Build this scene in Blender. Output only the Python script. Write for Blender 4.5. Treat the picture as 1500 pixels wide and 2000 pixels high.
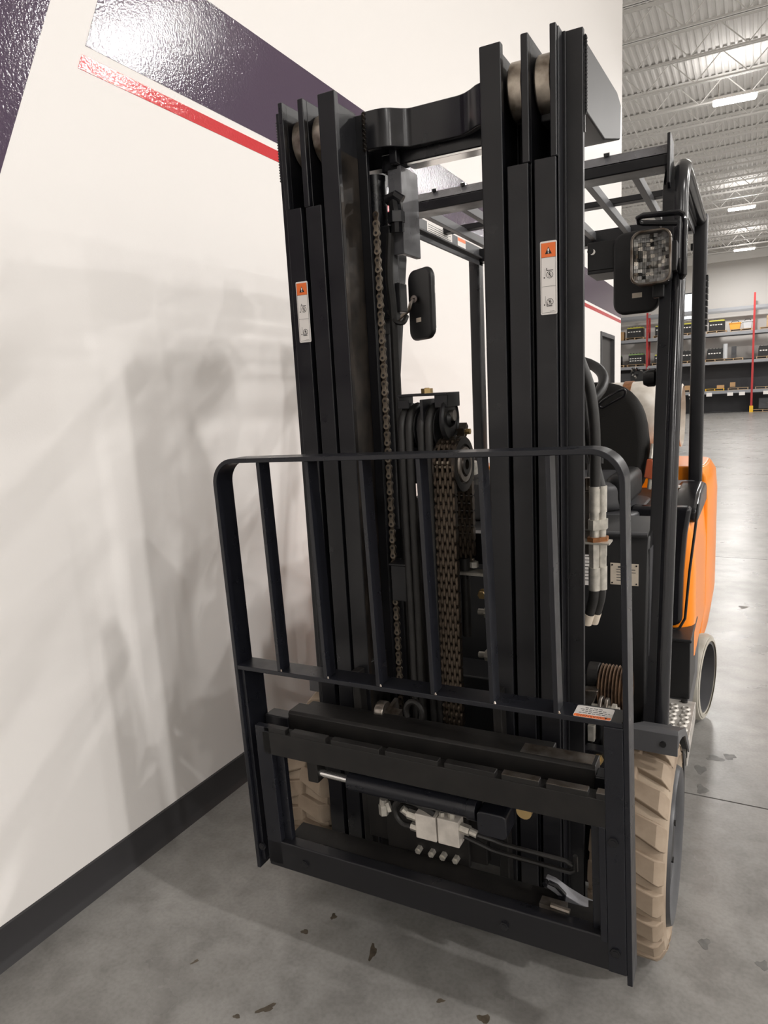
import bpy, bmesh, math, random
from math import sin, cos, pi, radians
from mathutils import Vector, Matrix
random.seed(4)
for o in list(bpy.data.objects): bpy.data.objects.remove(o)
SC = bpy.context.scene
COL = SC.collection

# ------------------------------------------------------------------ camera
cam_d = bpy.data.cameras.new('camera'); cam = bpy.data.objects.new('camera', cam_d); COL.objects.link(cam)
cam_d.sensor_fit = 'VERTICAL'; cam_d.sensor_height = 24.0; cam_d.sensor_width = 18.0
cam_d.lens = 1347.4 / 2000 * 24.0
cam_d.clip_start = 0.02; cam_d.clip_end = 200
R_ = (0.88363089, 0.46571791, -0.04799244); U_ = (-0.0304914, 0.15953501, 0.98672126); F_ = (-0.46719024, 0.87043404, -0.15517046)
cam.matrix_world = Matrix(((R_[0], U_[0], -F_[0], 0.656), (R_[1], U_[1], -F_[1], -1.2865), (R_[2], U_[2], -F_[2], 1.40), (0, 0, 0, 1)))
SC.camera = cam
# ------------------------------------------------------------------ light
SC.view_settings.view_transform = 'Standard'; SC.view_settings.look = 'None'
SC.view_settings.gamma = 1.0; SC.view_settings.use_curve_mapping = False
SC.view_settings.exposure = 0.0
W = bpy.data.worlds.new('world'); SC.world = W; W.use_nodes = True
W.node_tree.nodes['Background'].inputs[0].default_value = (1, 0.97, 0.94, 1)
W.node_tree.nodes['Background'].inputs[1].default_value = 0.15
LAMP_W = 590
def lamp(x, y, z=8.0, power=None, sx=0.95, sy=0.32):
    u = bpy.data.lights.new('deck_fill_light', 'AREA'); u.shape = 'RECTANGLE'; u.size = sx; u.size_y = sy   # upward fill added above each lamp to brighten the deck
    u.energy = 0.042*(power or LAMP_W); u.color = (1.0, 0.97, 0.94)
    v = bpy.data.objects.new('deck_fill_light', u); v.location = (x, y, z+0.16); v.rotation_euler = (pi, 0, 0); COL.objects.link(v)
    d = bpy.data.lights.new('high_bay_lamp', 'AREA'); d.shape = 'RECTANGLE'; d.size = sx; d.size_y = sy
    d.energy = power or LAMP_W; d.color = (1.0, 0.972, 0.942)
    o = bpy.data.objects.new('high_bay_lamp', d); o.location = (x, y, z); COL.objects.link(o); return o
for y in (18.2, 29.6, 38.7): lamp(0.07, y, 7.98, 0.6*LAMP_W)
for y, k in ((-11.8, 1.15), (-1.1, 0.8), (8.6, 1.0), (19.1, 0.9), (29.6, 0.8)): lamp(7.5, y, 8.0, k*LAMP_W)
for x, dy in ((14.5, -4.2), (21.5, 1.1)):
    for y in (-11.8, -1.3, 9.2, 19.7, 30.2): lamp(x, y+dy, 8.0, 1.2*LAMP_W)
for y in (18.2, 30.0): lamp(-10.0, y)

# ------------------------------------------------------------------ materials
def new_mat(name):
    m = bpy.data.materials.new(name); m.use_nodes = True
    nt = m.node_tree; return m, nt, nt.nodes['Principled BSDF']
def mat(name, col, rough=0.5, metal=0.0, noise=None, bump=None, rvar=None, coat=0.0, spec=0.5, trans=0.0, ior=1.45, emit=None):
    """noise=(scale, amount[, colour2]) mottles the base colour; bump=(scale, strength); rvar=(scale, amount)"""
    m, nt, b = new_mat(name); L = nt.links
    b.inputs['Base Color'].default_value = (*col, 1); b.inputs['Roughness'].default_value = rough
    b.inputs['Metallic'].default_value = metal; b.inputs['Specular IOR Level'].default_value = spec
    b.inputs['Coat Weight'].default_value = coat; b.inputs['Coat Roughness'].default_value = 0.12
    b.inputs['Transmission Weight'].default_value = trans; b.inputs['IOR'].default_value = ior
    if emit:
        b.inputs['Emission Color'].default_value = (*emit[0], 1); b.inputs['Emission Strength'].default_value = emit[1]
    tc = nt.nodes.new('ShaderNodeTexCoord')
    def nz(scale, detail=5):
        n = nt.nodes.new('ShaderNodeTexNoise'); n.inputs['Scale'].default_value = scale; n.inputs['Detail'].default_value = detail
        L.new(tc.outputs['Object'], n.inputs['Vector']); return n
    if noise:
        n = nz(noise[0]); r = nt.nodes.new('ShaderNodeValToRGB')
        c2 = noise[2] if len(noise) > 2 else tuple(c * (1 - noise[1]) for c in col)
        r.color_ramp.elements[0].position = 0.35; r.color_ramp.elements[0].color = (*c2, 1)
        r.color_ramp.elements[1].position = 0.65; r.color_ramp.elements[1].color = (*col, 1)
        L.new(n.outputs['Fac'], r.inputs['Fac']); L.new(r.outputs['Color'], b.inputs['Base Color'])
    if bump:
        n = nz(bump[0], 3); u = nt.nodes.new('ShaderNodeBump'); u.inputs['Strength'].default_value = bump[1]; u.inputs['Distance'].default_value = bump[2] if len(bump) > 2 else 0.004
        L.new(n.outputs['Fac'], u.inputs['Height']); L.new(u.outputs['Normal'], b.inputs['Normal'])
    if rvar:
        n = nz(rvar[0]); r = nt.nodes.new('ShaderNodeMapRange')
        r.inputs['To Min'].default_value = max(0.02, rough - rvar[1]); r.inputs['To Max'].default_value = min(1, rough + rvar[1])
        r.inputs['From Min'].default_value = 0.3; r.inputs['From Max'].default_value = 0.7
        L.new(n.outputs['Fac'], r.inputs['Value']); L.new(r.outputs['Result'], b.inputs['Roughness'])
    return m
M = {}
M['wall'] = mat('wall_paint', (0.82, 0.792, 0.768), 0.55, bump=(190, 0.4, 0.0004))
M['purple'] = mat('purple_gloss_paint', (0.070, 0.045, 0.080), 0.10, bump=(135, 0.7, 0.0009), spec=0.65)
M['red'] = mat('red_gloss_paint', (0.60, 0.030, 0.038), 0.10, bump=(135, 0.7, 0.0009), spec=0.65)
M['base'] = mat('baseboard_vinyl', (0.035, 0.034, 0.036), 0.45)
M['black'] = mat('black_machine_paint', (0.0085, 0.0085, 0.0105), 0.36, noise=(9, 0.2), rvar=(14, 0.10))
M['guard'] = mat('black_guard_paint', (0.0100, 0.0106, 0.0145), 0.32, rvar=(20, 0.07))
M['gloss'] = mat('gloss_black_paint', (0.010, 0.010, 0.012), 0.20, rvar=(8, 0.08))
M['dirty'] = mat('worn_black_steel', (0.0070, 0.0064, 0.0060), 0.5, noise=(25, 0, (0.0125, 0.011, 0.010)), bump=(60, 0.15))
M['track'] = mat('worn_roller_track', (0.050, 0.040, 0.032), 0.38, metal=0.5, noise=(18, 0, (0.014, 0.012, 0.011)))
M['greymetal'] = mat('dark_grey_paint', (0.075, 0.075, 0.080), 0.42, noise=(6, 0.2))
M['plasticgrey'] = mat('grey_plastic', (0.060, 0.060, 0.064), 0.42)
M['plastic'] = mat('black_plastic', (0.0085, 0.0085, 0.0092), 0.45)
M['rubber'] = mat('black_rubber_hose', (0.020, 0.019, 0.018), 0.48, noise=(40, 0.3))
M['steel'] = mat('bare_steel', (0.36, 0.33, 0.30), 0.32, metal=0.9, noise=(22, 0, (0.13, 0.10, 0.075)))
M['roller'] = mat('worn_roller_steel', (0.52, 0.46, 0.39), 0.30, metal=0.75, noise=(22, 0, (0.13, 0.10, 0.075)))
M['chain'] = mat('oily_chain_steel', (0.11, 0.085, 0.062), 0.42, metal=0.75, noise=(30, 0, (0.030, 0.022, 0.016)))
M['pin'] = mat('chain_pin_steel', (0.36, 0.31, 0.25), 0.35, metal=0.8)
M['zinc'] = mat('zinc_fitting', (0.58, 0.55, 0.49), 0.38, metal=0.55, noise=(60, 0.3))
M['brass'] = mat('yellow_zinc_bolt', (0.52, 0.37, 0.17), 0.35, metal=0.8)
M['rust'] = mat('rusty_nut', (0.30, 0.125, 0.045), 0.6, metal=0.3, noise=(80, 0.4))
M['chrome'] = mat('chrome_rod', (0.75, 0.74, 0.72), 0.16, metal=0.9)
M['valve'] = mat('pale_valve_block', (0.66, 0.61, 0.55), 0.5, noise=(30, 0.25))
M['tyre'] = mat('non_marking_tyre', (0.36, 0.288, 0.215), 0.75, noise=(7, 0, (0.205, 0.150, 0.104)), bump=(45, 0.2))
M['oldtyre'] = mat('pale_grey_tyre', (0.44, 0.42, 0.37), 0.7, noise=(11, 0, (0.33, 0.30, 0.25)))
M['wheel'] = mat('grey_wheel_paint', (0.060, 0.061, 0.066), 0.36, noise=(12, 0.2))
M['orange'] = mat('orange_body_paint', (0.93, 0.26, 0.006), 0.28, coat=0.15, spec=0.4)
M['seat'] = mat('seat_vinyl', (0.0075, 0.0068, 0.0060), 0.65, bump=(300, 0.15), spec=0.22)
M['belt'] = mat('belt_buckle_red', (0.38, 0.085, 0.035), 0.45)
M['tank'] = mat('off_white_tank_paint', (0.66, 0.62, 0.56), 0.45, noise=(14, 0, (0.47, 0.42, 0.36)))
M['tread'] = mat('perforated_step_metal', (0.56, 0.53, 0.49), 0.42, metal=0.35, noise=(25, 0.35))
M['paper'] = mat('white_label', (0.80, 0.765, 0.73), 0.5)
M['lorange'] = mat('label_orange', (0.87, 0.19, 0.045), 0.45)
M['ink'] = mat('label_ink', (0.012, 0.010, 0.010), 0.5)
M['tag'] = mat('aged_data_plate', (0.66, 0.575, 0.47), 0.45, noise=(35, 0.12))
M['lens'] = mat('clear_lamp_lens', (0.03, 0.03, 0.03), 0.06, ior=1.45); M['lens'].node_tree.nodes['Principled BSDF'].inputs['Alpha'].default_value = 0.22
M['bracket'] = mat('glossy_grey_bracket', (0.13, 0.13, 0.14), 0.30, noise=(12, 0.4), rvar=(14, 0.12))
M['linksteel'] = mat('satin_link_steel', (0.24, 0.24, 0.255), 0.42, metal=0.3, noise=(30, 0.25))
M['spill'] = mat('dried_spill', (0.105, 0.085, 0.062), 0.45, noise=(60, 0.4))
M['scuff'] = mat('grey_scuff', (0.155, 0.152, 0.145), 0.42, noise=(40, 0.3))
M['chainplate'] = mat('worn_chain_plate', (0.24, 0.20, 0.155), 0.42, metal=0.6, noise=(14, 0, (0.10, 0.08, 0.06)))
M['boot'] = mat('rusty_brown_coil', (0.17, 0.105, 0.065), 0.5, metal=0.3, noise=(40, 0, (0.05, 0.032, 0.022)))
M['satin'] = mat('satin_dark_grey_paint', (0.030, 0.030, 0.032), 0.40, noise=(5, 0.3))
M['doorgrey'] = mat('dark_door_paint', (0.035, 0.032, 0.030), 0.5)
M['reflector'] = mat('lamp_reflector', (0.95, 0.91, 0.85), 0.30, metal=0.55)
M['reflector_glint'] = mat('lamp_reflector_glint', (0.95, 0.93, 0.90), 0.45)  # pale copy of the reflector, paints bright glints on its facets
M['reflector_dim'] = mat('lamp_reflector_dim', (0.80, 0.74, 0.66), 0.06, metal=1.0)  # mirror copy of the reflector, stands in for its dark facets
M['bulb'] = mat('lamp_bulb', (0.9, 0.85, 0.75), 0.15)
M['mirrorglass'] = mat('mirror_glass', (0.85, 0.87, 0.88), 0.03, metal=1.0)
M['deck'] = mat('painted_steel_deck', (0.86, 0.843, 0.82), 0.6)
M['joist'] = mat('painted_steel_joist', (0.86, 0.845, 0.82), 0.55)
M['rackred'] = mat('rack_red_paint', (0.43, 0.035, 0.035), 0.5)
M['rackgrey'] = mat('rack_beam_grey', (0.27, 0.275, 0.29), 0.45)
M['darkwall'] = mat('dark_grey_wall_paint', (0.060, 0.060, 0.066), 0.5)
M['farwall'] = mat('far_wall_paint', (0.62, 0.60, 0.575), 0.6)
M['boxblack'] = mat('battery_case_black', (0.018, 0.018, 0.018), 0.5)
M['boxyellow'] = mat('battery_top_yellow', (0.50, 0.46, 0.07), 0.5)
M['boxgreen'] = mat('battery_top_green', (0.22, 0.34, 0.12), 0.5)
M['card'] = mat('brown_cardboard', (0.45, 0.28, 0.14), 0.75)
M['wood'] = mat('pallet_wood', (0.52, 0.36, 0.21), 0.75, noise=(5, 0.3))
M['yellow'] = mat('safety_yellow', (0.78, 0.46, 0.03), 0.45)
M['totey'] = mat('orange_tote', (0.75, 0.33, 0.05), 0.5)
M['toteg'] = mat('light_grey_bin', (0.50, 0.51, 0.52), 0.5)
M['led'] = mat('led_lens', (1, 1, 1), 0.4, emit=((1, 0.97, 0.93), 26))
M['daylight'] = mat('daylit_window_glass', (0.9, 0.95, 1), 0.2, emit=((0.93, 0.97, 1.0), 2.6))

def floor_mat():
    m, nt, b = new_mat('polished_concrete'); L = nt.links
    tc = nt.nodes.new('ShaderNodeTexCoord')
    def nz(s, d, w=0.0):
        n = nt.nodes.new('ShaderNodeTexNoise'); n.inputs['Scale'].default_value = s; n.inputs['Detail'].default_value = d
        n.inputs['Distortion'].default_value = w; L.new(tc.outputs['Object'], n.inputs['Vector']); return n
    def ramp(src, p0, c0, p1, c1):
        r = nt.nodes.new('ShaderNodeValToRGB'); e = r.color_ramp.elements
        e[0].position = p0; e[0].color = (*c0, 1); e[1].position = p1; e[1].color = (*c1, 1); L.new(src, r.inputs['Fac']); return r
    def mul(a, bb, f=1.0):
        x = nt.nodes.new('ShaderNodeMix'); x.data_type = 'RGBA'; x.blend_type = 'MULTIPLY'; x.inputs['Factor'].default_value = f
        L.new(a, x.inputs['A']); L.new(bb, x.inputs['B']); return x.outputs['Result']
    big = ramp(nz(1.3, 6, 0.6).outputs['Fac'], 0.3, (0.225, 0.217, 0.205), 0.7, (0.335, 0.327, 0.313))
    mid = ramp(nz(9, 6, 0.3).outputs['Fac'], 0.33, (0.74, 0.735, 0.73), 0.60, (1, 1, 1))
    fine = ramp(nz(95, 4).outputs['Fac'], 0.3, (0.86, 0.86, 0.86), 0.6, (1, 1, 1))
    spot = ramp(nz(6.5, 3, 0.2).outputs['Fac'], 0.238, (0.42, 0.38, 0.33), 0.275, (1, 1, 1))
    spot2 = ramp(nz(17, 2, 0.1).outputs['Fac'], 0.180, (0.35, 0.33, 0.30), 0.215, (1, 1, 1))
    c = mul(big.outputs['Color'], mid.outputs['Color']); c = mul(c, fine.outputs['Color']); c = mul(c, spot.outputs['Color']); c = mul(c, spot2.outputs['Color'])
    b.inputs['Specular IOR Level'].default_value = 0.35
    L.new(c, b.inputs['Base Color'])
    rr = nt.nodes.new('ShaderNodeMapRange'); rr.inputs['From Min'].default_value = 0.3; rr.inputs['From Max'].default_value = 0.7
    rr.inputs['To Min'].default_value = 0.26; rr.inputs['To Max'].default_value = 0.34
    L.new(nz(2.2, 5).outputs['Fac'], rr.inputs['Value']); L.new(rr.outputs['Result'], b.inputs['Roughness'])
    return m
M['floor'] = floor_mat()

# ------------------------------------------------------------------ mesh helpers
class MB:
    def __init__(s): s.v = []; s.f = []
    def add(s, vs, fs):
        k = len(s.v); s.v += [tuple(p) for p in vs]; s.f += [[i + k for i in q] for q in fs]; return s
    def box(s, x0, x1, y0, y1, z0, z1):
        if x0 > x1: x0, x1 = x1, x0
        if y0 > y1: y0, y1 = y1, y0
        if z0 > z1: z0, z1 = z1, z0
        return s.add([(x0,y0,z0),(x1,y0,z0),(x1,y1,z0),(x0,y1,z0),(x0,y0,z1),(x1,y0,z1),(x1,y1,z1),(x0,y1,z1)],
                     [(3,2,1,0),(4,5,6,7),(0,1,5,4),(1,2,6,5),(2,3,7,6),(3,0,4,7)])
    def prism(s, poly, ax, a0, a1):
        """poly = 2-D outline in the two other axes (in xyz order), extruded along ax from a0 to a1"""
        n = len(poly)
        def P(u, v, a): return (a, u, v) if ax == 'x' else ((u, a, v) if ax == 'y' else (u, v, a))
        vs = [P(u, v, a0) for u, v in poly] + [P(u, v, a1) for u, v in poly]
        area = sum(poly[i][0]*poly[(i+1) % n][1] - poly[(i+1) % n][0]*poly[i][1] for i in range(n))
        flip = (area < 0) ^ (a1 < a0) ^ (ax == 'y')
        fs = [list(range(n))[::-1], list(range(n, 2*n))] + [(i, (i+1) % n, n+(i+1) % n, n+i) for i in range(n)]
        if flip: fs = [list(q)[::-1] for q in fs]
        return s.add(vs, fs)
    def ring(s, c, d, r, n, ref=None):
        d = Vector(d).normalized(); a = Vector(ref) if ref else (Vector((0,0,1)) if abs(d.z) < 0.9 else Vector((1,0,0)))
        u = d.cross(a).normalized(); w = d.cross(u)
        return [tuple(Vector(c) + u*(r*cos(2*pi*i/n)) + w*(r*sin(2*pi*i/n))) for i in range(n)]
    def cyl(s, p0, p1, r0, n=16, r1=None):
        r1 = r0 if r1 is None else r1; d = Vector(p1) - Vector(p0)
        vs = s.ring(p0, d, r0, n) + s.ring(p1, d, r1, n)
        return s.add(vs, [list(range(n)), list(range(2*n-1, n-1, -1))] + [(i, n+i, n+(i+1) % n, (i+1) % n) for i in range(n)])
    def tube(s, pts, r, n=10, closed=False):
        pts = [Vector(p) for p in pts]; m = len(pts); rs = r if isinstance(r, (list, tuple)) else [r]*m
        vs = []; prev = None
        for i, p in enumerate(pts):
            a = pts[(i-1) % m] if (closed or i > 0) else p; b = pts[(i+1) % m] if (closed or i < m-1) else p
            d = (b - a).normalized()
            if prev is None:
                q = Vector((0,0,1)) if abs(d.z) < 0.9 else Vector((1,0,0)); u = d.cross(q).normalized()
            else:
                u = (prev - d*prev.dot(d)).normalized()
            prev = u; w = d.cross(u)
            vs += [p + u*(rs[i]*cos(2*pi*j/n)) + w*(rs[i]*sin(2*pi*j/n)) for j in range(n)]
        fs = []
        for i in range(m if closed else m-1):
            k = (i+1) % m
            for j in range(n): fs.append((i*n+j, i*n+(j+1) % n, k*n+(j+1) % n, k*n+j))
        if not closed: fs += [list(range(n))[::-1], list(range((m-1)*n, m*n))]
        return s.add(vs, fs)
    def lathe(s, prof, c, ax='x', n=32, closed=True):
        """prof = [(radius, offset along ax)]"""
        vs = []; m = len(prof)
        for r, h in prof:
            for j in range(n):
                a = 2*pi*j/n; u, w = r*cos(a), r*sin(a)
                vs.append((c[0]+h, c[1]+u, c[2]+w) if ax == 'x' else ((c[0]+u, c[1]+h, c[2]+w) if ax == 'y' else (c[0]+u, c[1]+w, c[2]+h)))
        fs = []
        for i in range(m if closed else m-1):
            k = (i+1) % m
            for j in range(n): fs.append((i*n+j, i*n+(j+1) % n, k*n+(j+1) % n, k*n+j))
        if not closed: fs += [list(range(n))[::-1], list(range((m-1)*n, m*n))]
        return s.add(vs, fs)
    def plate(s, path, w0, w1, th, ax='x'):
        """a strip of thickness th following a 2-D path (in the two axes other than ax), width w0..w1 along ax"""
        n = len(path); L = []; R = []
        for i in range(n):
            a = Vector(path[max(0, i-1)]); b = Vector(path[min(n-1, i+1)]); t = (b - a).normalized(); nn = Vector((-t.y, t.x))
            L.append(Vector(path[i]) + nn*th/2); R.append(Vector(path[i]) - nn*th/2)
        return s.strip(L, R, ax, w0, w1)
    def strip(s, L, R, ax, w0, w1):
        n = len(L)
        def P(q, a): return (a, q[0], q[1]) if ax == 'x' else ((q[0], a, q[1]) if ax == 'y' else (q[0], q[1], a))
        vs = []
        for i in range(n): vs += [P(L[i], w0), P(L[i], w1), P(R[i], w1), P(R[i], w0)]
        fs = [(0,1,2,3), tuple(4*(n-1)+k for k in (3,2,1,0))]
        for i in range(n-1):
            for k in range(4): fs.append((4*i+k, 4*(i+1)+k, 4*(i+1)+(k+1) % 4, 4*i+(k+1) % 4))
        return s.add(vs, fs)
    def xf(s, mtx): s.v = [tuple(mtx @ Vector(p)) for p in s.v]; return s
    def mesh(s, name, mt, sharp=35):
        me = bpy.data.meshes.new(name); me.from_pydata(s.v, [], s.f)
        bm = bmesh.new(); bm.from_mesh(me); bmesh.ops.recalc_face_normals(bm, faces=bm.faces); bm.to_mesh(me); bm.free()
        me.polygons.foreach_set('use_smooth', [True]*len(me.polygons)); me.set_sharp_from_angle(angle=radians(sharp))
        if mt: me.materials.append(M[mt])
        me.update(); return me
def sm(pts, n=5, closed=False):
    """Catmull-Rom smoothing of a polyline"""
    P = [Vector(p) for p in pts]; m = len(P); out = []
    for i in range(m if closed else m-1):
        a = P[(i-1) % m] if (closed or i > 0) else P[0]; b = P[i]; c = P[(i+1) % m]; d = P[(i+2) % m] if (closed or i+2 < m) else P[-1]
        for k in range(n):
            t = k/n; out.append(0.5*((2*b) + (c-a)*t + (2*a-5*b+4*c-d)*t*t + (3*b-a-3*c+d)*t*t*t))
    if not closed: out.append(P[-1])
    return out
def tag(o, label=None, cat=None, group=None, kind=None):
    if label: o['label'] = label
    if cat: o['category'] = cat
    if group: o['group'] = group
    if kind: o['kind'] = kind
    return o
def link(name, data, parent=None):
    o = bpy.data.objects.new(name, data); COL.objects.link(o)
    if parent: o.parent = parent
    return o
def bev(o, w, seg=2):
    b = o.modifiers.new('bevel', 'BEVEL'); b.width = w; b.segments = seg; b.limit_method = 'ANGLE'; b.angle_limit = radians(40); b.harden_normals = True
    return o
def part(name, mb, mt, parent=None, F=None, bevel=0, seg=2, label=None, sharp=35, kind=None):
    if F is not None: mb.xf(F)
    o = link(name, mb.mesh(name, mt, sharp), parent)
    if bevel: bev(o, bevel, seg)
    return tag(o, label, kind=kind)
def empty(name, label, cat, loc=(0,0,0), group=None):
    o = link(name, None); o.location = loc; o.empty_display_size = 0.1
    return tag(o, label, cat, group)
def struct(name, mb, mt, parent=None, **k):
    o = part(name, mb, mt, parent, **k)
    if not parent: o['kind'] = 'structure'
    return o
def copy_tree(o, parent=None):
    c = o.copy(); COL.objects.link(c); c.parent = parent
    for ch in list(o.children): copy_tree(ch, c)
    return c
def rrect(w, h, r, n=5, cx=0, cy=0):
    out = []
    for sx, sy, a0 in ((1,1,0),(-1,1,90),(-1,-1,180),(1,-1,270)):
        for i in range(n+1):
            a = radians(a0 + 90*i/n); out.append((cx+sx*(w/2-r)+r*cos(a), cy+sy*(h/2-r)+r*sin(a)))
    return out
def arc(cx, cy, r, a0, a1, n): return [(cx+r*cos(radians(a0+(a1-a0)*i/n)), cy+r*sin(radians(a0+(a1-a0)*i/n))) for i in range(n+1)]

# ================================================================== BUILDING
XW = -1.028; ZC = 9.0; YB = 42.6
STAINS = [(-0.169, 0.072, 0.009, 0.028, 0.3, 'spill'), (-0.317, -0.182, 0.022, 0.008, 0.9, 'spill'), (-0.370, 0.057, 0.010, 0.008, 0, 'spill'), (-0.329, 0.138, 0.008, 0.012, 0.3, 'spill'),
          (0.047, 0.011, 0.010, 0.006, 0.5, 'spill'), (0.156, 0.009, 0.014, 0.011, 0, 'spill'), (-0.368, -0.229, 0.009, 0.006, 0.2, 'spill'), (-0.573, -0.147, 0.004, 0.011, -0.4, 'spill'),
          (0.540, 1.202, 0.020, 0.030, 0, 'scuff'), (0.525, 1.343, 0.018, 0.030, 0, 'scuff'), (0.570, 1.450, 0.028, 0.020, 0, 'scuff'), (0.620, 1.483, 0.020, 0.025, 0, 'scuff'), (0.590, 0.452, 0.013, 0.018, 0, 'scuff'),
          (0.644, 3.541, 0.025, 0.030, 0, 'spill'), (0.720, 0.437, 0.013, 0.015, 0, 'scuff')]
# floor: slabs cast side by side, joints sawn 6 mm wide and recessed
fl = MB(); xs = [-24, -8.4, -4.0, 3.2, 7.6, 12, 18, 25]; ys = [-16, -7.0, 1.16, 4.98, 9.6, 14.2, 18.8, 23.4, 28, 32.6, 37.2, 43]
g = 0.0035
for i in range(len(xs)-1):
    for j in range(len(ys)-1): fl.box(xs[i]+g, xs[i+1]-g, ys[j]+g, ys[j+1]-g, -0.04, 0.0)
fl.box(-24, 25, -16, 43, -0.12, -0.03)
floor = struct('floor', fl, 'floor')
# dried spills and scuffs on the slab
def stain(x, y, rx, ry, rot, mt):
    n = 14; ph = random.uniform(0, 6); q = []
    for k in range(n):
        a = 2*pi*k/n; r = 1 + 0.25*sin(3*a + ph) + random.uniform(-0.18, 0.18)
        u, v = rx*r*cos(a), ry*r*sin(a); q.append((x + u*cos(rot) - v*sin(rot), y + u*sin(rot) + v*cos(rot)))
    part('floor_stain', MB().prism(q, 'z', -0.0008, 0.0004), mt, floor)
for x, y, rx, ry, rot, mt in STAINS: stain(x, y, rx, ry, rot, mt)
# wall beside the forklift, with a doorway near its far end
w = MB(); d0, d1, dz = 7.76, 8.60, 2.10; t = 0.20
w.box(XW-t, XW, -16, d0-0.05, 0, ZC); w.box(XW-t, XW, d1+0.05, 9.22, 0, ZC); w.box(XW-t, XW, d0-0.05, d1+0.05, dz+0.05, ZC); w.box(-24, XW-t, 9.02, 9.22, 0, ZC)
wl = struct('wall_left', w, 'wall')
def stripe(poly, mt, lab):
    o = part('painted_stripe', MB().prism(poly, 'x', XW-0.001, XW+0.0012), mt, wl, label=lab)
stripe([(0.216,2.430),(0.367,2.784),(9.22,2.784),(9.22,2.430)], 'purple', 'wide dark purple stripe')
stripe([(0.182,2.360),(0.200,2.402),(9.22,2.402),(9.22,2.360)], 'red', 'thin red stripe')
stripe([(-0.445,1.20),(0.360,3.072),(-1.4,3.072),(-2.2,1.20)], 'purple', 'slanted dark purple panel')
dr = struct('door_1', MB().box(XW-0.075, XW-0.03, d0+0.003, d1-0.003, 0.005, dz-0.003), 'doorgrey')
fr = MB(); 
for a, b, z0, z1 in ((d0-0.05, d0, 0.0, dz+0.05), (d1, d1+0.05, 0.0, dz+0.05), (d0, d1, dz, dz+0.05)): fr.box(XW-0.13, XW+0.015, a, b, z0, z1)
part('door_frame', fr, 'greymetal', dr)
part('door_handle', MB().cyl((XW-0.03, d0+0.08, 1.0), (XW+0.03, d0+0.08, 1.0), 0.012).cyl((XW+0.025, d0+0.07, 1.0), (XW+0.025, d0+0.2, 1.0), 0.010), 'steel', dr)
bb = MB()
for a, b in ((-16, d0-0.05), (d1+0.05, 9.22)):
    bb.prism([(XW, 0.0), (XW+0.022, 0.0), (XW+0.010, 0.012), (XW+0.006, 0.020), (XW+0.006, 0.104), (XW, 0.107)], 'y', a, b)
struct('baseboard_left', bb, 'base')
struct('wall_right', MB().box(25, 25.2, -16, 43, 0, ZC), 'farwall')
struct('wall_front', MB().box(-24, 25, -16.2, -16, 0, ZC), 'farwall')
wb = MB(); wx0, wx1, wz0, wz1 = -3.05, -1.95, 5.25, 6.72
wb.box(-24, wx0, YB, YB+0.2, 2.9, ZC).box(wx1, 25, YB, YB+0.2, 2.9, ZC).box(wx0, wx1, YB, YB+0.2, 2.9, wz0).box(wx0, wx1, YB, YB+0.2, wz1, ZC)
wk = struct('wall_back', wb, 'farwall')
part('painted_dado', MB().box(-24, 25, YB-0.01, YB+0.2, 0, 2.9), 'darkwall', wk, label='dark grey painted lower part')
part('eave_strut', MB().box(-24, 25, YB-0.16, YB-0.01, 8.18, 8.36).box(-24, 25, YB-0.10, YB-0.01, 8.36, 8.62), 'joist', wk)
struct('wall_far_left', MB().box(-24.2, -24, 9.2, 43, 0, ZC), 'farwall')
wn = struct('window_1', MB().box(wx0, wx1, YB+0.08, YB+0.10, wz0, wz1), 'daylight')
wf = MB()
for a, b, c, d in ((wx0, wx0+0.05, wz0, wz1), (wx1-0.05, wx1, wz0, wz1), (wx0, wx1, wz0, wz0+0.05), (wx0, wx1, wz1-0.05, wz1)): wf.box(a, b, YB-0.01, YB+0.08, c, d)
part('window_frame', wf, 'greymetal', wn)
# ceiling: fluted steel deck carried by open web joists
p = 0.152; prof = []; x = -20.0
while x < 22:
    prof += [(x, ZC), (x+0.045, ZC), (x+0.062, ZC+0.045), (x+p-0.017, ZC+0.045)]; x += p
cl = MB(); n = len(prof); vs = [(a, 9.0, b) for a, b in prof] + [(a, 43.0, b) for a, b in prof]
cl.add(vs, [(i, i+1, n+i+1, n+i) for i in range(n-1)])
cl.box(-24, 25, -16, 43, ZC+0.05, ZC+0.15); cl.box(-24, 25, -16, 9.0, ZC, ZC+0.05)
ce = struct('ceiling', cl, 'deck')
jm = MB(); jd = 0.62
for s in (-1, 1):
    jm.box(-20, 22, s*0.008, s*0.062, -0.008, 0).box(-20, 22, s*0.008, s*0.014, -0.06, 0)
    jm.box(-20, 22, s*0.008, s*0.055, -jd, -jd+0.008).box(-20, 22, s*0.008, s*0.014, -jd, -jd+0.055)
x = -20
while x < 22:
    jm.tube([(x, 0, -0.02), (x+0.55, 0, -jd+0.03)], 0.013, 5).tube([(x+0.55, 0, -jd+0.03), (x+1.1, 0, -0.02)], 0.013, 5); x += 1.1
jme = jm.mesh('joist', 'joist')
y = 10.4
while y < 42.3:
    o = link('joist', jme, ce); o.location = (0, y, ZC-0.002); y += 1.45
gm = MB(); x0g = -9.2
gm.box(-0.06, 0.06, 9.4, 42.4, -0.01, 0.0).box(-0.06, 0.06, 9.4, 42.4, -1.05, -1.03).box(-0.01, 0.01, 9.4, 42.4, -0.1, 0).box(-0.01, 0.01, 9.4, 42.4, -1.12, -1.03)
y = 9.4
while y < 42:
    gm.tube([(0, y, -0.02), (0, y+0.8, -1.04), (0, y+1.6, -0.02)], 0.025, 6); y += 1.6
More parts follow.
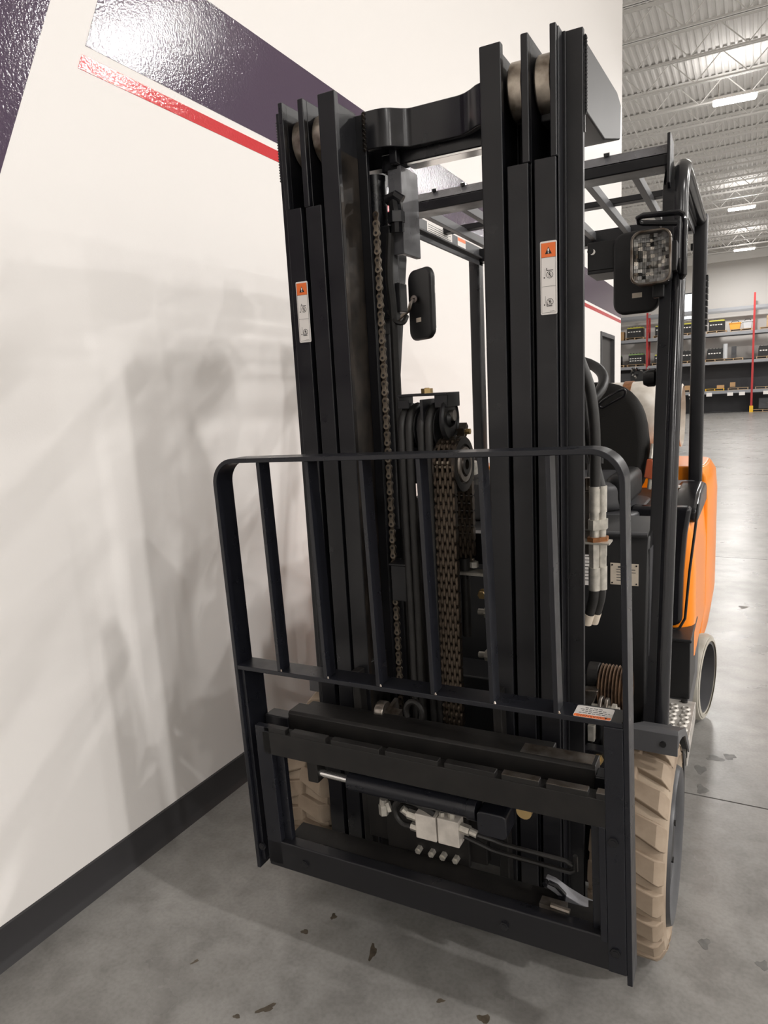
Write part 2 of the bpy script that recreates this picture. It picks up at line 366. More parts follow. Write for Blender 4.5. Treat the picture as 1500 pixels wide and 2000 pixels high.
for gx in (-9.2, 4.6):
    o = link('joist_girder', gm.mesh('joist_girder', 'joist'), ce); o.location = (gx, 0, ZC-0.63)
for i, (bx, by) in enumerate(((-2.4, 0), (2.2, 0))):   # bridging angles running along the building under the joists
    part('bridging_rod', MB().box(bx-0.012, bx+0.012, 10.4, 42.3, ZC-jd+0.01, ZC-jd+0.03), 'joist', ce)
for by in (36.2, 40.6):   # diagonal cross bridging near the far wall
    for k in range(7):
        bx = -8 + k*1.8
        part('cross_brace', MB().tube([(bx, by, ZC-0.06), (bx+1.5, by+0.1, ZC-jd)], 0.014, 5).tube([(bx+1.5, by, ZC-0.06), (bx, by+0.1, ZC-jd)], 0.014, 5), 'joist', ce)
# ceiling lights in view
def fixture(y, lab):
    e = empty('ceiling_light', lab, 'light', (0.07, y, 8.06), 'high bay lights in a row under the joists'); e.rotation_euler.z = radians(4)
    part('housing', MB().prism([(-0.19, 0.0), (-0.16, 0.07), (0.16, 0.07), (0.19, 0.0)], 'x', -0.47, 0.47), 'paper', e)
    part('lens', MB().box(-0.45, 0.45, -0.17, 0.17, -0.035, -0.002), 'led', e, bevel=0.012)
    for s in (-1, 1): part('hanger_rod', MB().cyl((s*0.35, 0, 0.06), (s*0.35, 0, 0.40), 0.006, 8), 'steel', e)
fixture(18.2, 'large bright linear ceiling light nearest above the overhead guard, biggest of three')
fixture(29.6, 'middle bright linear ceiling light right of the guard roof rail')
fixture(38.7, 'farthest ceiling light glowing among the trusses above the far wall')

# ================================================================== PALLET RACK AND ITS GOODS
YR = 41.0
rk = empty('pallet_rack', 'long red and grey pallet rack standing along the far wall', 'rack', (0, YR, 0))
for ux, ht in ((-7.25, 5.6), (-4.70, 5.7), (-2.07, 5.7), (0.60, 6.22), (3.20, 6.2)):
    m_ = MB()
    for dy in (0.0, 1.0): m_.box(ux-0.05, ux+0.05, dy, dy+0.07, 0.02, ht)
    for k in range(5): m_.tube([(ux, 0.05, 0.4+k), (ux, 1.02, 1.1+k)], 0.02, 5)
    u = part('upright', m_, 'rackred', rk)
    part('foot_guard', MB().box(ux-0.09, ux+0.09, -0.06, 0.10, 0.0, 0.34), 'yellow', u)
for z in (1.14, 2.72, 4.22, 5.50):
    for a, b in ((-7.2, -4.75), (-4.65, -2.12), (-2.02, 0.55), (0.65, 3.15)):
        part('beam', MB().box(a, b, -0.02, 0.03, z-0.09, z+0.07).box(a, b, 1.04, 1.09, z-0.09, z+0.07), 'rackgrey', rk, label=None)
for z in (1.14, 2.72, 4.22):
    part('wire_deck', MB().box(-7.2, 3.15, 0.03, 1.04, z+0.05, z+0.07), 'rackgrey', rk)
for x in (-2.35, -1.46, -0.43, 0.14, 1.28):
    part('shelf_tag', MB().box(x-0.14, x+0.14, -0.035, -0.022, 0.92, 1.10 if x != -1.46 else 1.12), 'paper', rk)
def pallet(x, z, w=0.98, lab='', dep=0.9, mt='wood'):
    e = empty('pallet', lab, 'pallet', (x, YR+0.5, z), 'pallets on the far rack')
    for dx in (-w/2+0.03, 0, w/2-0.03): part('stringer', MB().box(dx-0.02, dx+0.02, -dep/2, dep/2, 0.018, 0.105), mt, e)
    for k in range(5):
        yy = -dep/2 + 0.06 + k*(dep-0.12)/4
        part('deck_board', MB().box(-w/2, w/2, yy-0.06, yy+0.06, 0.105, 0.125), mt, e)
    for k in (0, 2, 4):
        yy = -dep/2 + 0.06 + k*(dep-0.12)/4
        part('bottom_board', MB().box(-w/2, w/2, yy-0.05, yy+0.05, 0.0, 0.018), mt, e)
def battery(x, z, w, h, lab, top='boxyellow', rows=1):
    e = empty('industrial_battery', lab, 'battery', (x, YR+0.5, z), 'black batteries on the far rack')
    part('case', MB().box(-w/2, w/2, -0.36, 0.36, 0, h-0.10), 'boxblack', e, bevel=0.012)
    part('cell_top', MB().box(-w/2+0.02, w/2-0.02, -0.34, 0.34, h-0.10, h-0.03), top, e)
    c = MB()
    for k in range(5): c.tube([(-w/2+0.08+k*(w-0.16)/4, -0.30, h-0.03), (-w/2+0.08+k*(w-0.16)/4, -0.1, h+0.02), (-w/2+0.08+k*(w-0.16)/4, 0.1, h-0.03)], 0.016, 5)
    part('cable', c, 'boxblack', e)
    for r in range(rows):
        for k in range(5):
            xx = -w/2 + 0.06 + k*(w-0.14)/5
            part('case_mark', MB().box(xx, xx+(w-0.2)/5*0.72, -0.364, -0.358, h*0.52-r*0.13-0.02+0.01*(k % 2), h*0.52-r*0.13+0.035), 'paper', e)
S2, S3, S4 = 4.29, 2.79, 1.21
goods = [(-5.38, S2, 0.86, 0.60, 'boxyellow', 'black battery with yellow top left of the red upright, upper shelf', 1),
         (-3.90, S2, 0.80, 0.58, 'boxyellow', 'black battery just right of the left red upright, upper shelf', 1),
         (-2.62, S2, 0.86, 0.58, 'boxyellow', 'black battery half hidden behind the dark guard post, upper shelf', 1),
         (-1.18, S2, 0.78, 0.60, 'boxyellow', 'black battery beside the orange tote, upper shelf', 1),
         (-6.45, S3, 0.60, 0.60, 'boxgreen', 'black battery at the far left end of the middle shelf', 1),
         (-5.30, S3, 0.82, 0.62, 'boxgreen', 'black battery with two rows of white marks on middle shelf', 2),
         (-3.95, S3, 0.74, 0.50, 'boxyellow', 'low black battery right of the left red upright, middle shelf', 1),
         (-2.60, S3, 0.92, 0.58, 'boxblack', 'black battery between the two dark guard posts, middle shelf', 1),
         (-1.22, S3, 0.80, 0.58, 'boxblack', 'black battery left of the pale roll, middle shelf', 1),
         (1.25, S3, 0.80, 0.56, 'boxblack', 'black battery right of the tall red upright, middle shelf', 1)]
for i, (x, z, ww, h, top, lab, rows) in enumerate(goods):
    where = lab.split('battery ')[1]
    pallet(x, z, 1.0, 'wooden pallet under the black battery ' + where)
    battery(x, z+0.127, ww, h, lab, top, rows)
pallet(0.0, S2, 1.05, 'wooden pallet under the orange tote and grey bin')
def tote(x, z, w, h, mt, lab, nm):
    e = empty(nm, lab, 'tote', (x, YR+0.45, z))
    part('tub', MB().prism([(-w/2+0.05, 0), (w/2-0.05, 0), (w/2, h), (-w/2, h)], 'y', -0.25, 0.25), mt, e, bevel=0.02)
    part('rim', MB().box(-w/2-0.02, w/2+0.02, -0.27, 0.27, h-0.05, h), mt, e)
    part('handle', MB().tube([(-w*0.36, 0, h-0.02), (-w*0.25, 0, h+0.09), (w*0.25, 0, h+0.09), (w*0.36, 0, h-0.02)], 0.02, 6), 'boxblack', e)
tote(-0.30, S2+0.127, 0.56, 0.36, 'totey', 'orange tote with dark handle on the upper rack shelf', 'storage_tote')
tote(0.30, S2+0.127, 0.46, 0.40, 'toteg', 'light grey bin with black handle left of the tall red upright', 'storage_bin')
pallet(1.35, S2, 0.95, 'wooden pallet at the right end of the upper shelf')
tag(part('wooden_post', MB().prism(rrect(0.14, 0.14, 0.02, 2, 1.25, YR+0.4), 'z', S2+0.127, S2+0.75), 'wood', bevel=0.004), 'short wooden post standing at the right end of the upper shelf', 'post')
tag(part('cardboard_box', MB().box(-6.30, -5.98, YR+0.2, YR+0.7, S2, S2+0.5).box(-6.30, -5.98, YR+0.43, YR+0.47, S2+0.5, S2+0.503), 'card', bevel=0.01), 'beige cardboard box at the left end of the upper shelf', 'box')
pallet(-0.33, S3, 0.95, 'wooden pallet under the pale roll on the middle shelf')
tag(part('wrap_roll', MB().lathe([(0.03,0),(0.12,0),(0.12,0.78),(0.03,0.78)], (-0.74, YR+0.2, S3+0.127), 'z', 20), 'toteg'), 'pale upright roll of wrap on the middle shelf', 'roll')
tag(part('equipment_case', MB().box(-0.44, -0.20, YR+0.3, YR+0.6, S3+0.127, S3+0.75).box(-0.40, -0.24, YR+0.285, YR+0.3, S3+0.35, S3+0.5), 'plasticgrey', bevel=0.015), 'narrow dark grey case right of the pale roll', 'case')
pallet(-2.45, S4, 0.95, 'wooden pallet holding a brown box between the guard posts')
tag(part('cardboard_box', MB().box(-2.72, -2.15, YR+0.2, YR+0.7, S4+0.127, S4+0.36).box(-2.45, -2.42, YR+0.2, YR+0.7, S4+0.36, S4+0.362), 'card', bevel=0.01), 'brown cardboard box on the pallet between the two guard posts', 'box')
pallet(-1.2, S4, 0.95, 'yellow pallet with a small carton on the lowest rack shelf', mt='yellow')
tag(part('carton', MB().box(-1.10, -0.74, YR+0.2, YR+0.6, S4+0.127, S4+0.30).box(-0.93, -0.90, YR+0.2, YR+0.6, S4+0.30, S4+0.302), 'card', bevel=0.01), 'small flat carton lying on the yellow pallet', 'box')
pallet(-0.06, S4, 1.0, 'pallet carrying a thin dark sheet on the lowest shelf')
tag(part('dark_sheet', MB().box(-0.56, 0.42, YR+0.1, YR+0.9, S4+0.127, S4+0.175), 'boxblack', bevel=0.006), 'thin dark sheet lying flat on a pallet', 'sheet')
tag(part('small_box', MB().box(-0.46, -0.20, YR+0.3, YR+0.6, S4+0.176, S4+0.42).box(-0.34, -0.32, YR+0.3, YR+0.6, S4+0.42, S4+0.422), 'card', bevel=0.008), 'small brown box standing on the thin dark sheet', 'box')
pallet(1.25, S4, 1.0, 'empty pallet right of the tall red upright, lowest shelf')
pallet(1.15, 0.0, 1.1, 'wooden pallet on the floor at the right foot of the rack')
def crate(x, z, w, h, lab):
    e = empty('equipment_cabinet', lab, 'cabinet', (x, YR+0.5, z))
    part('cabinet_body', MB().box(-w/2, w/2, -0.3, 0.3, 0, h), 'boxblack', e, bevel=0.015)
    part('cabinet_door', MB().box(-w/2+0.03, w/2-0.03, -0.315, -0.3, 0.05, h-0.05), 'plasticgrey', e, bevel=0.005)
    part('cabinet_handle', MB().cyl((w/2-0.09, -0.33, h*0.45), (w/2-0.09, -0.33, h*0.6), 0.012, 8), 'steel', e)
crate(1.18, 0.127, 0.5, 0.62, 'dark cabinet on the floor pallet right of the tall red upright')
crate(-5.9, S4, 1.0, 1.25, 'dark cabinet left of the machine with bright fittings')
def machine():
    e = empty('charger_cart', 'dark machine covered in bright metal fittings behind the seat', 'machine', (-5.0, YR-0.9, 0))
    part('cart_body', MB().box(-0.55, 0.55, -0.3, 0.3, 0.25, 2.0), 'boxblack', e, bevel=0.03)
    for sx in (-1, 1):
        for sy in (-1, 1): part('caster', MB().cyl((sx*0.4-0.03, sy*0.22, 0.12), (sx*0.4+0.03, sy*0.22, 0.12), 0.12, 14).box(sx*0.4-0.035, sx*0.4+0.035, sy*0.22-0.03, sy*0.22+0.03, 0.12, 0.27), 'rubber', e)
    for k in range(14):
        a, b = random.uniform(-0.45, 0.45), random.uniform(2.05, 2.65)
        part('fitting', MB().cyl((a, -0.2+random.uniform(0, .3), b-0.1), (a+random.uniform(-.14, .14), -0.25, b+0.08), random.uniform(0.025, 0.06), 8), random.choice(['chrome', 'zinc', 'boxblack']), e)
    part('manifold', MB().box(-0.42, 0.42, -0.15, 0.2, 2.0, 2.5), 'boxblack', e, bevel=0.02)
machine()
lp = empty('leaning_post', 'dark post with white band leaning under the lowest rack shelf', 'post', (-2.3, YR-0.12, 0))
part('post_shaft', MB().tube([(0.25, -0.1, 0.03), (-0.15, 0.0, 1.0)], 0.055, 10), 'boxblack', lp); part('white_band', MB().tube([(0.02, -0.045, 0.60), (-0.10, -0.015, 0.88)], 0.058, 10), 'paper', lp)

# ================================================================== FORKLIFT
FB = Matrix.Rotation(0.0234, 4, 'X') @ Matrix.Rotation(-0.0165, 4, 'Y')   # carriage and load backrest
FM = Matrix.Rotation(0.0234, 4, 'X') @ Matrix.Rotation(0.0065, 4, 'Y')    # mast, tipped a little forward
FK = empty('forklift', 'orange and black forklift with triple mast and no forks beside the white wall', 'forklift')

# ---------------- text and decals
def text_mb(body, size, thick=0.0):
    c = bpy.data.curves.new('lettering', 'FONT'); c.body = body; c.size = size; c.align_x = 'CENTER'; c.align_y = 'CENTER'; c.resolution_u = 2
    o = bpy.data.objects.new('lettering', c); COL.objects.link(o); bpy.context.view_layer.update()
    me = bpy.data.meshes.new_from_object(o.evaluated_get(bpy.context.evaluated_depsgraph_get()))
    m_ = MB(); m_.add([tuple(v.co) for v in me.vertices], [list(p.vertices) for p in me.polygons])
    bpy.data.objects.remove(o); bpy.data.meshes.remove(me); return m_
def decal_mast(cx, cz, name_label):
    """tall warning decal on an outer mast flange; u = x, v = z, printed on the plane y = 0.17"""
    w_, h_ = 0.0330, 0.1400; Y0 = 0.1692
    root = part('warning_decal', MB().prism([(cx+a, cz+b) for a, b in rrect(w_, h_, 0.003)], 'y', Y0+0.0009, Y0), 'paper', FK, FM, label=name_label)
    def pp(nm, mt, polys, yy=Y0-0.0003):
        m_ = MB()
        for q in polys: m_.prism([(cx+a, cz+b) for a, b in q], 'y', Y0, yy)
        part(nm, m_, mt, root, FM)
    R = lambda a, b, c, d: [(a, c), (b, c), (b, d), (a, d)]
    pp('orange_header', 'lorange', [R(-0.0142, 0.0142, 0.0395, 0.0665)])
    pp('warning_triangle', 'ink', [[(-0.0068, 0.0455), (0.0068, 0.0455), (0, 0.0590)]], Y0-0.0005)
    pp('exclamation_mark', 'paper', [[(-0.0011, 0.0498), (0.0011, 0.0498), (0.0016, 0.0545), (0, 0.0565), (-0.0016, 0.0545)], [(0.0012*cos(k), 0.0475+0.0012*sin(k)) for k in [i*pi/4 for i in range(8)]]], Y0-0.0007)
    b = 0.00045
    pp('border_line', 'ink', [R(-0.0145, 0.0145, 0.0390, 0.0390+b), R(-0.0145, 0.0145, -0.0160, -0.0160+b), R(-0.0145, 0.0145, -0.0665, -0.0665+b), R(-0.0145, -0.0145+b, -0.0665, 0.0665), R(0.0145-b, 0.0145, -0.0665, 0.0665), R(0.002, 0.011, -0.0638, -0.0634)])
    def picto(vz, fork):
        q = []
        c = (0.0022, vz)
        for k in range(20):   # prohibition ring
            a0, a1 = 2*pi*k/20, 2*pi*(k+1)/20
            q.append([(c[0]+0.0068*cos(a0), c[1]+0.0068*sin(a0)), (c[0]+0.0068*cos(a1), c[1]+0.0068*sin(a1)), (c[0]+0.0060*cos(a1), c[1]+0.0060*sin(a1)), (c[0]+0.0060*cos(a0), c[1]+0.0060*sin(a0))])
        q.append([(c[0]-0.0046, c[1]+0.0042), (c[0]-0.0041, c[1]+0.0048), (c[0]+0.0046, c[1]-0.0042), (c[0]+0.0041, c[1]-0.0048)])
        q.append([(c[0]+0.0010*cos(i*pi/4), c[1]+0.0040+0.0010*sin(i*pi/4)) for i in range(8)])   # person: head, trunk, limbs
        q.append([(c[0]-0.0012, c[1]+0.0026), (c[0]+0.0012, c[1]+0.0026), (c[0]+0.0009, c[1]-0.0006), (c[0]-0.0009, c[1]-0.0006)])
        for sx in (-1, 1):
            q.append([(c[0]+sx*0.0003, c[1]-0.0004), (c[0]+sx*0.0011, c[1]-0.0004), (c[0]+sx*0.0022, c[1]-0.0048), (c[0]+sx*0.0014, c[1]-0.0048)])
            q.append([(c[0]+sx*0.0010, c[1]+0.0024), (c[0]+sx*0.0016, c[1]+0.0018), (c[0]+sx*0.0034, c[1]+0.0004), (c[0]+sx*0.0028, c[1]+0.0000)])
        q.append(R(-0.0098, -0.0074, vz-0.0062, vz-0.0038))
        if fork > 0: q += [R(-0.0044, -0.0030, vz+0.0078, vz+0.0132), R(-0.0044, 0.0088, vz+0.0078, vz+0.0092)]
        else: q += [R(-0.0044, -0.0030, vz-0.0085, vz+0.0000), R(-0.0044, 0.0068, vz-0.0085, vz-0.0070)]
        q += [R(-0.0070, -0.0067, vz-0.002, vz+0.012)]
        pp('pictogram', 'ink', q)
    picto(0.0060, 1); picto(-0.0460, -1)

# ---------------- mast
XM = -0.02
def mx(s, a): return XM + s*a
for s in (-1, 1):
    side = 'right' if s > 0 else 'left'
    X = lambda a, b: (mx(s, a), mx(s, b))
    def bx(m_, a, b, *r): x0, x1 = X(a, b); return m_.box(x0, x1, *r)
    # inner rail: I section
    m_ = MB(); bx(m_, 0.167, 0.211, 0.170, 0.187, 0.115, 2.078); bx(m_, 0.188, 0.203, 0.187, 0.302, 0.115, 2.072); bx(m_, 0.163, 0.206, 0.298, 0.311, 0.115, 2.066)
    r_in = part('inner_mast_rail', m_, 'black', FK, FM, bevel=0.0025)
    m_ = MB(); bx(m_, 0.1865, 0.1885, 0.200, 0.296, 0.65, 1.97); part('roller_track', m_, 'track', r_in, FM)
    m_ = MB(); bx(m_, 0.1665, 0.1675, 0.1725, 0.1845, 0.45, 1.88); part('worn_edge', m_, 'track', r_in, FM)
    # middle rail: front flange notched at the top so that the roller shows
    m_ = MB(); bx(m_, 0.219, 0.262, 0.170, 0.187, 0.110, 1.850); bx(m_, 0.250, 0.265, 0.170, 0.187, 1.850, 2.080); bx(m_, 0.250, 0.265, 0.187, 0.312, 0.110, 2.080); bx(m_, 0.203, 0.265, 0.312, 0.330, 0.110, 2.070)
    part('middle_mast_rail', m_, 'black', FK, FM, bevel=0.0025)
    m_ = MB(); bx(m_, 0.274, 0.316, 0.170, 0.187, 0.105, 1.852); bx(m_, 0.306, 0.318, 0.170, 0.187, 1.852, 2.083); bx(m_, 0.3165, 0.320, 0.180, 0.187, 0.105, 2.080)
    bx(m_, 0.306, 0.320, 0.186, 0.338, 0.105, 2.083); bx(m_, 0.319, 0.358, 0.217, 0.231, 0.105, 2.083); bx(m_, 0.319, 0.326, 0.2135, 0.22, 0.105, 2.083); bx(m_, 0.262, 0.306, 0.333, 0.350, 0.105, 2.060)
    r_out = part('outer_mast_rail', m_, 'black', FK, FM, bevel=0.0025)
    m_ = MB(); bx(m_, 0.358, 0.3605, 0.222, 0.228, 1.90, 2.05)
    for k in range(22): m_.add(*( [(lambda c: [(c[0]-.004, c[1]-.004, c[2]), (c[0]+.004, c[1]-.004, c[2]+.003), (c[0]+.004, c[1]+.004, c[2]), (c[0]-.004, c[1]+.004, c[2]+.003), (c[0], c[1], c[2]+.008), (c[0], c[1], c[2]-.006)])((mx(s, 0.360), 0.226, 1.935+k*0.0062)), [(0,1,4),(1,2,4),(2,3,4),(3,0,4),(1,0,5),(2,1,5),(3,2,5),(0,3,5)] ]))
    part('weld_bead', m_, 'gloss', r_out, FM)
    for a, b in ((0.2135, 0.2470), (0.2680, 0.3030)):
        x0, x1 = X(a, b)
        ro = part('mast_roller', MB().lathe([(0.014, 0), (0.050, 0), (0.0555, 0.004), (0.0555, abs(x1-x0)-0.004), (0.050, abs(x1-x0)), (0.014, abs(x1-x0))], (min(x0, x1), 0.246, 2.006), 'x', 40), 'roller', FK, FM)
        part('roller_pin', MB().cyl((x0-s*0.012, 0.246, 2.006), (x1+s*0.006, 0.246, 2.006), 0.015, 16), 'dirty', ro, FM)
    # bracket box welded to the top of the outer rail
    q2 = [(0.236, 2.063), (0.575, 2.082), (0.628, 2.070), (0.622, 1.990), (0.425, 1.938), (0.236, 1.938)]
    x0, x1 = X(0.270, 0.3615); m_ = MB().prism(q2, 'x', min(x0, x1), max(x0, x1))
    part('mast_top_bracket', m_, 'satin', r_out, FM, bevel=0.004, label='grey box bracket welded to the top of the mast rail')
    # tilt/lift cylinder behind the rail
    lc = part('lift_cylinder', MB().cyl((mx(s, 0.183), 0.372, 0.16), (mx(s, 0.183), 0.372, 1.945), 0.029, 20), 'black', FK, FM)
    part('gland_nut', MB().cyl((mx(s, 0.183), 0.372, 1.565), (mx(s, 0.183), 0.372, 1.605), 0.033, 12), 'dirty', lc, FM)
decal_mast(0.2805, 1.6285, 'white and orange warning decal on the right mast rail')
decal_mast(-0.3070, 1.6185, 'white and orange warning decal on the left mast rail')
# top tie beam of the inner rails: a bent plate
def bent(path, z0, z1, th):
    m_ = MB(); return m_.plate(path, z0, z1, th, 'z')
tie = [(-0.192, 0.305), (-0.155, 0.306), (-0.140, 0.309), (-0.125, 0.318), (-0.108, 0.335), (-0.094, 0.345), (-0.08, 0.348), (0.035, 0.349), (0.055, 0.344), (0.075, 0.332), (0.092, 0.318), (0.110, 0.310), (0.150, 0.306)]
tb = part('inner_tie_beam', bent(tie, 1.985, 2.070, 0.018), 'gloss', FK, FM, bevel=0.003, sharp=50)
wb_ = MB()
for k in range(16): wb_.cyl((-0.186+0.003*(k % 2), 0.293, 1.985+k*0.0053), (-0.184, 0.299, 1.988+k*0.0053), 0.004, 6)
part('weld_bead', wb_, 'track', tb, FM)
mb_ = part('middle_tie_beam', MB().box(-0.275, 0.235, 0.362, 0.404, 1.960, 2.03), 'gloss', FK, FM, bevel=0.004)
part('underside_sheen', MB().box(-0.110, 0.150, 0.366, 0.408, 1.955, 1.961), 'chrome', mb_, FM, bevel=0.001)  # added bright strip standing in for the floor's sheen under the beam
for z0, z1 in ((0.98, 1.06), (0.13, 0.28)): part('outer_tie_beam', MB().box(-0.345, 0.305, 0.345, 0.385, z0, z1), 'black', FK, FM, bevel=0.004)
# bracket plates and hose guide behind the left rails
br = part('mast_bracket', MB().prism([(-0.157, 0.352), (-0.121, 0.352), (-0.121, 0.450), (-0.135, 0.450), (-0.135, 0.368), (-0.157, 0.368)], 'z', 1.752, 1.955), 'bracket', FK, FM, bevel=0.002)
part('bracket_foot', MB().box(-0.172, -0.127, 0.352, 0.42, 1.945, 1.985).box(-0.140, -0.120, 0.33, 0.352, 1.955, 1.995), 'gloss', br, FM, bevel=0.003)
part('hose_elbow', MB().tube([(-0.132, 0.335, 1.885), (-0.128, 0.33, 1.865), (-0.125, 0.33, 1.84), (-0.128, 0.335, 1.80)], 0.016, 10).tube([(-0.150, 0.33, 1.875), (-0.125, 0.325, 1.88), (-0.11, 0.33, 1.868)], 0.013, 10).cyl((-0.128, 0.33, 1.82), (-0.128, 0.33, 1.845), 0.021, 6), 'gloss', br, FM)
part('hose_guard', MB().box(-0.176, -0.150, 0.335, 0.375, 1.60, 1.82).box(-0.162, -0.134, 0.345, 0.385, 1.615, 1.685), 'black', br, FM, bevel=0.003)
part('guide_clip', MB().tube(sm([(-0.168, 0.34, 1.62), (-0.146, 0.335, 1.592), (-0.130, 0.345, 1.588), (-0.126, 0.36, 1.605)]), 0.006, 8), 'dirty', br, FM)
part('supply_hose', MB().tube(sm([(-0.150, 0.34, 1.80), (-0.156, 0.335, 1.70), (-0.153, 0.34, 1.60), (-0.156, 0.345, 1.35), (-0.156, 0.345, 0.4)]), 0.011, 10), 'rubber', FK, FM)

# ---------------- chains
def link_outline(pitch, r, waist):
    a, q = pitch/2, []
    for k in range(-4, 5): q.append((r*sin(radians(k*22)), a + r*cos(radians(k*22))))
    q.append((r*waist, 0.0))
    for k in range(-4, 5): q.append((-r*sin(radians(k*22)), -a - r*cos(radians(k*22))))
    q.append((-r*waist, 0.0))
    return q
def link_mesh(pitch, r, plates, pin_w, pin_r, name='chain_link', mp='chain', mpin='pin', waist=0.70):
    """links seen edge-on: plates at the given x offsets; two riveted pins"""
    m_ = MB()
    for x0, x1 in plates: m_.prism(link_outline(pitch, r, waist), 'x', x0, x1)
    me = m_.mesh(name, 'chain', 40)
    k = len(me.polygons); n_ = MB()
    for s in (-1, 1): n_.cyl((-pin_w/2, 0, s*pitch/2), (pin_w/2, 0, s*pitch/2), pin_r, 8)
    tot = MB(); tot.v = m_.v + n_.v; tot.f = m_.f + [[i+len(m_.v) for i in q] for q in n_.f]
    me2 = tot.mesh(name, mp, 40); me2.materials.append(M[mpin]); bpy.data.meshes.remove(me)
    for i, pl in enumerate(me2.polygons):
        if i >= len(m_.f): pl.material_index = 1
    return me2
def chain(x, y, z0, z1, pitch, me_a, me_b, lab, yaw=0):
    root = part('lift_chain', MB().box(x-0.012, x+0.012, y-0.010, y+0.010, z0-0.05, z0-0.005), 'dirty', FK, FM, bevel=0.002, label=lab)
    n_ = int((z1 - z0)/pitch)
    for k in range(n_):
        me = me_a if k % 2 == 0 else me_b
        o = link('chain_link', me, root); o.matrix_world = FM @ Matrix.Translation((x, y, z0 + pitch*(k+0.5))) @ Matrix.Rotation(radians(yaw), 4, 'Z')
    return root
pA = 0.0205
sa = link_mesh(pA, 0.0078, [(-0.0045, -0.0022), (0.0022, 0.0045)], 0.0102, 0.0034, 'chain_link', 'chainplate', 'ink', 0.55)
sb = link_mesh(pA, 0.0074, [(-0.0020, 0.0020)], 0.0085, 0.0030, 'chain_link', 'chain', 'ink', 0.55)
chain(-0.1475, 0.262, 0.60, 1.83, pA, sa, sb, 'narrow oily leaf chain beside the left mast rail', 90)
chain(-0.0900, 0.250, 0.56, 1.03, pA, sa, sb, 'narrow leaf chain beside the hoses', 90)
pl = [(-0.0225 + 0.0064*k, -0.0225 + 0.0064*k + 0.0054) for k in range(8)]
wa = link_mesh(0.0190, 0.0088, pl[0::2], 0.050, 0.0042, waist=0.82)
wb2 = link_mesh(0.0190, 0.0088, pl[1::2], 0.050, 0.0042, waist=0.82)
chain(0.0265, 0.200, 0.60, 1.250, 0.0190, wa, wb2, 'wide leaf chain hanging in front of the sheave')
chain(0.0265, 0.312, 1.00, 1.250, 0.0190, wa, wb2, 'wide leaf chain behind the sheave down to its anchor')
an = part('chain_anchor', MB().cyl((0.0265, 0.312, 0.975), (0.0265, 0.312, 1.005), 0.020, 14).cyl((0.0265, 0.312, 0.80), (0.0265, 0.312, 0.975), 0.012, 12), 'dirty', FK, FM)
part('anchor_nut', MB().cyl((0.050, 0.31, 0.982), (0.050, 0.31, 0.996), 0.012, 6).box(0.02, 0.12, 0.29, 0.33, 0.965, 0.972), 'zinc', an, FM)
# chain sheave with its arc of links
sh = part('chain_sheave', MB().lathe([(0.020, -0.026), (0.064, -0.026), (0.064, -0.021), (0.050, -0.019), (0.050, 0.019), (0.064, 0.021), (0.064, 0.030), (0.048, 0.031), (0.044, 0.026), (0.028, 0.026), (0.024, 0.036), (0.012, 0.036)], (0.0265, 0.256, 1.245), 'x', 40), 'track', FK, FM)
part('sheave_bearing', MB().lathe([(0.027, 0.027), (0.043, 0.027), (0.041, 0.033), (0.029, 0.033)], (0.0265, 0.256, 1.245), 'x', 32), 'steel', sh, FM)
for k in range(1, 9):
    a = radians(180 - k*20); c = (0.0265, 0.256 + 0.0565*cos(a), 1.245 + 0.0565*sin(a))
    o = link('chain_link', wa if k % 2 else wb2, sh); o.matrix_world = FM @ Matrix.Translation(c) @ Matrix.Rotation(a, 4, 'X')
# free lift cylinder with hose sheave on top
fc = part('free_lift_cylinder', MB().cyl((-0.045, 0.300, 0.16), (-0.045, 0.300, 1.16), 0.045, 24).cyl((-0.045, 0.300, 1.16), (-0.045, 0.300, 1.25), 0.030, 20), 'dirty', FK, FM)
part('cylinder_head', MB().box(-0.075, 0.005, 0.235, 0.36, 1.20, 1.275).box(-0.078, 0.048, 0.225, 0.32, 1.275, 1.288), 'black', fc, FM, bevel=0.003)
part('sheave_bracket', MB().box(-0.082, -0.076, 0.235, 0.30, 1.27, 1.38).box(-0.030, -0.022, 0.205, 0.30, 1.29, 1.40).box(0.012, 0.020, 0.235, 0.30, 1.27, 1.38), 'black', fc, FM, bevel=0.002)
cap = part('sheave_cover', MB().box(-0.092, 0.034, 0.215, 0.295, 1.4075, 1.4135).box(-0.092, -0.088, 0.215, 0.295, 1.380, 1.409).box(-0.092, -0.062, 0.215, 0.219, 1.380, 1.400).box(0.002, 0.034, 0.217, 0.221, 1.380, 1.409).box(0.030, 0.034, 0.221, 0.295, 1.380, 1.409), 'black', fc, FM, bevel=0.0015)
part('cover_bolt', MB().cyl((-0.030, 0.25, 1.4135), (-0.030, 0.25, 1.4245), 0.014, 6).cyl((-0.030, 0.25, 1.4245), (-0.030, 0.25, 1.426), 0.006, 10), 'brass', cap, FM)
for xc, wd in ((-0.0705, 0.044), (-0.0205, 0.044)):
    hs = part('hose_sheave', MB().lathe([(0.012, -wd/2), (0.052, -wd/2), (0.052, -wd/2+0.003), (0.042, -wd/2+0.004), (0.042, wd/2-0.004), (0.052, wd/2-0.003), (0.052, wd/2), (0.012, wd/2)], (xc, 0.262, 1.330), 'x', 32), 'plastic', fc, FM)
for xh in (-0.0800, -0.0610, -0.0300, -0.0110):
    pts = [(xh+0.002, 0.209, 0.42), (xh+0.002, 0.209, 0.9), (xh, 0.2085, 1.25)] + [(xh, 0.262 + 0.0535*cos(radians(180-a)), 1.330 + 0.0535*sin(radians(a))) for a in range(0, 181, 15)] + [(xh, 0.3155, 1.25), (xh, 0.3155, 0.5)]
    part('lift_hose', MB().tube(pts, 0.0096, 12), 'rubber', FK, FM)
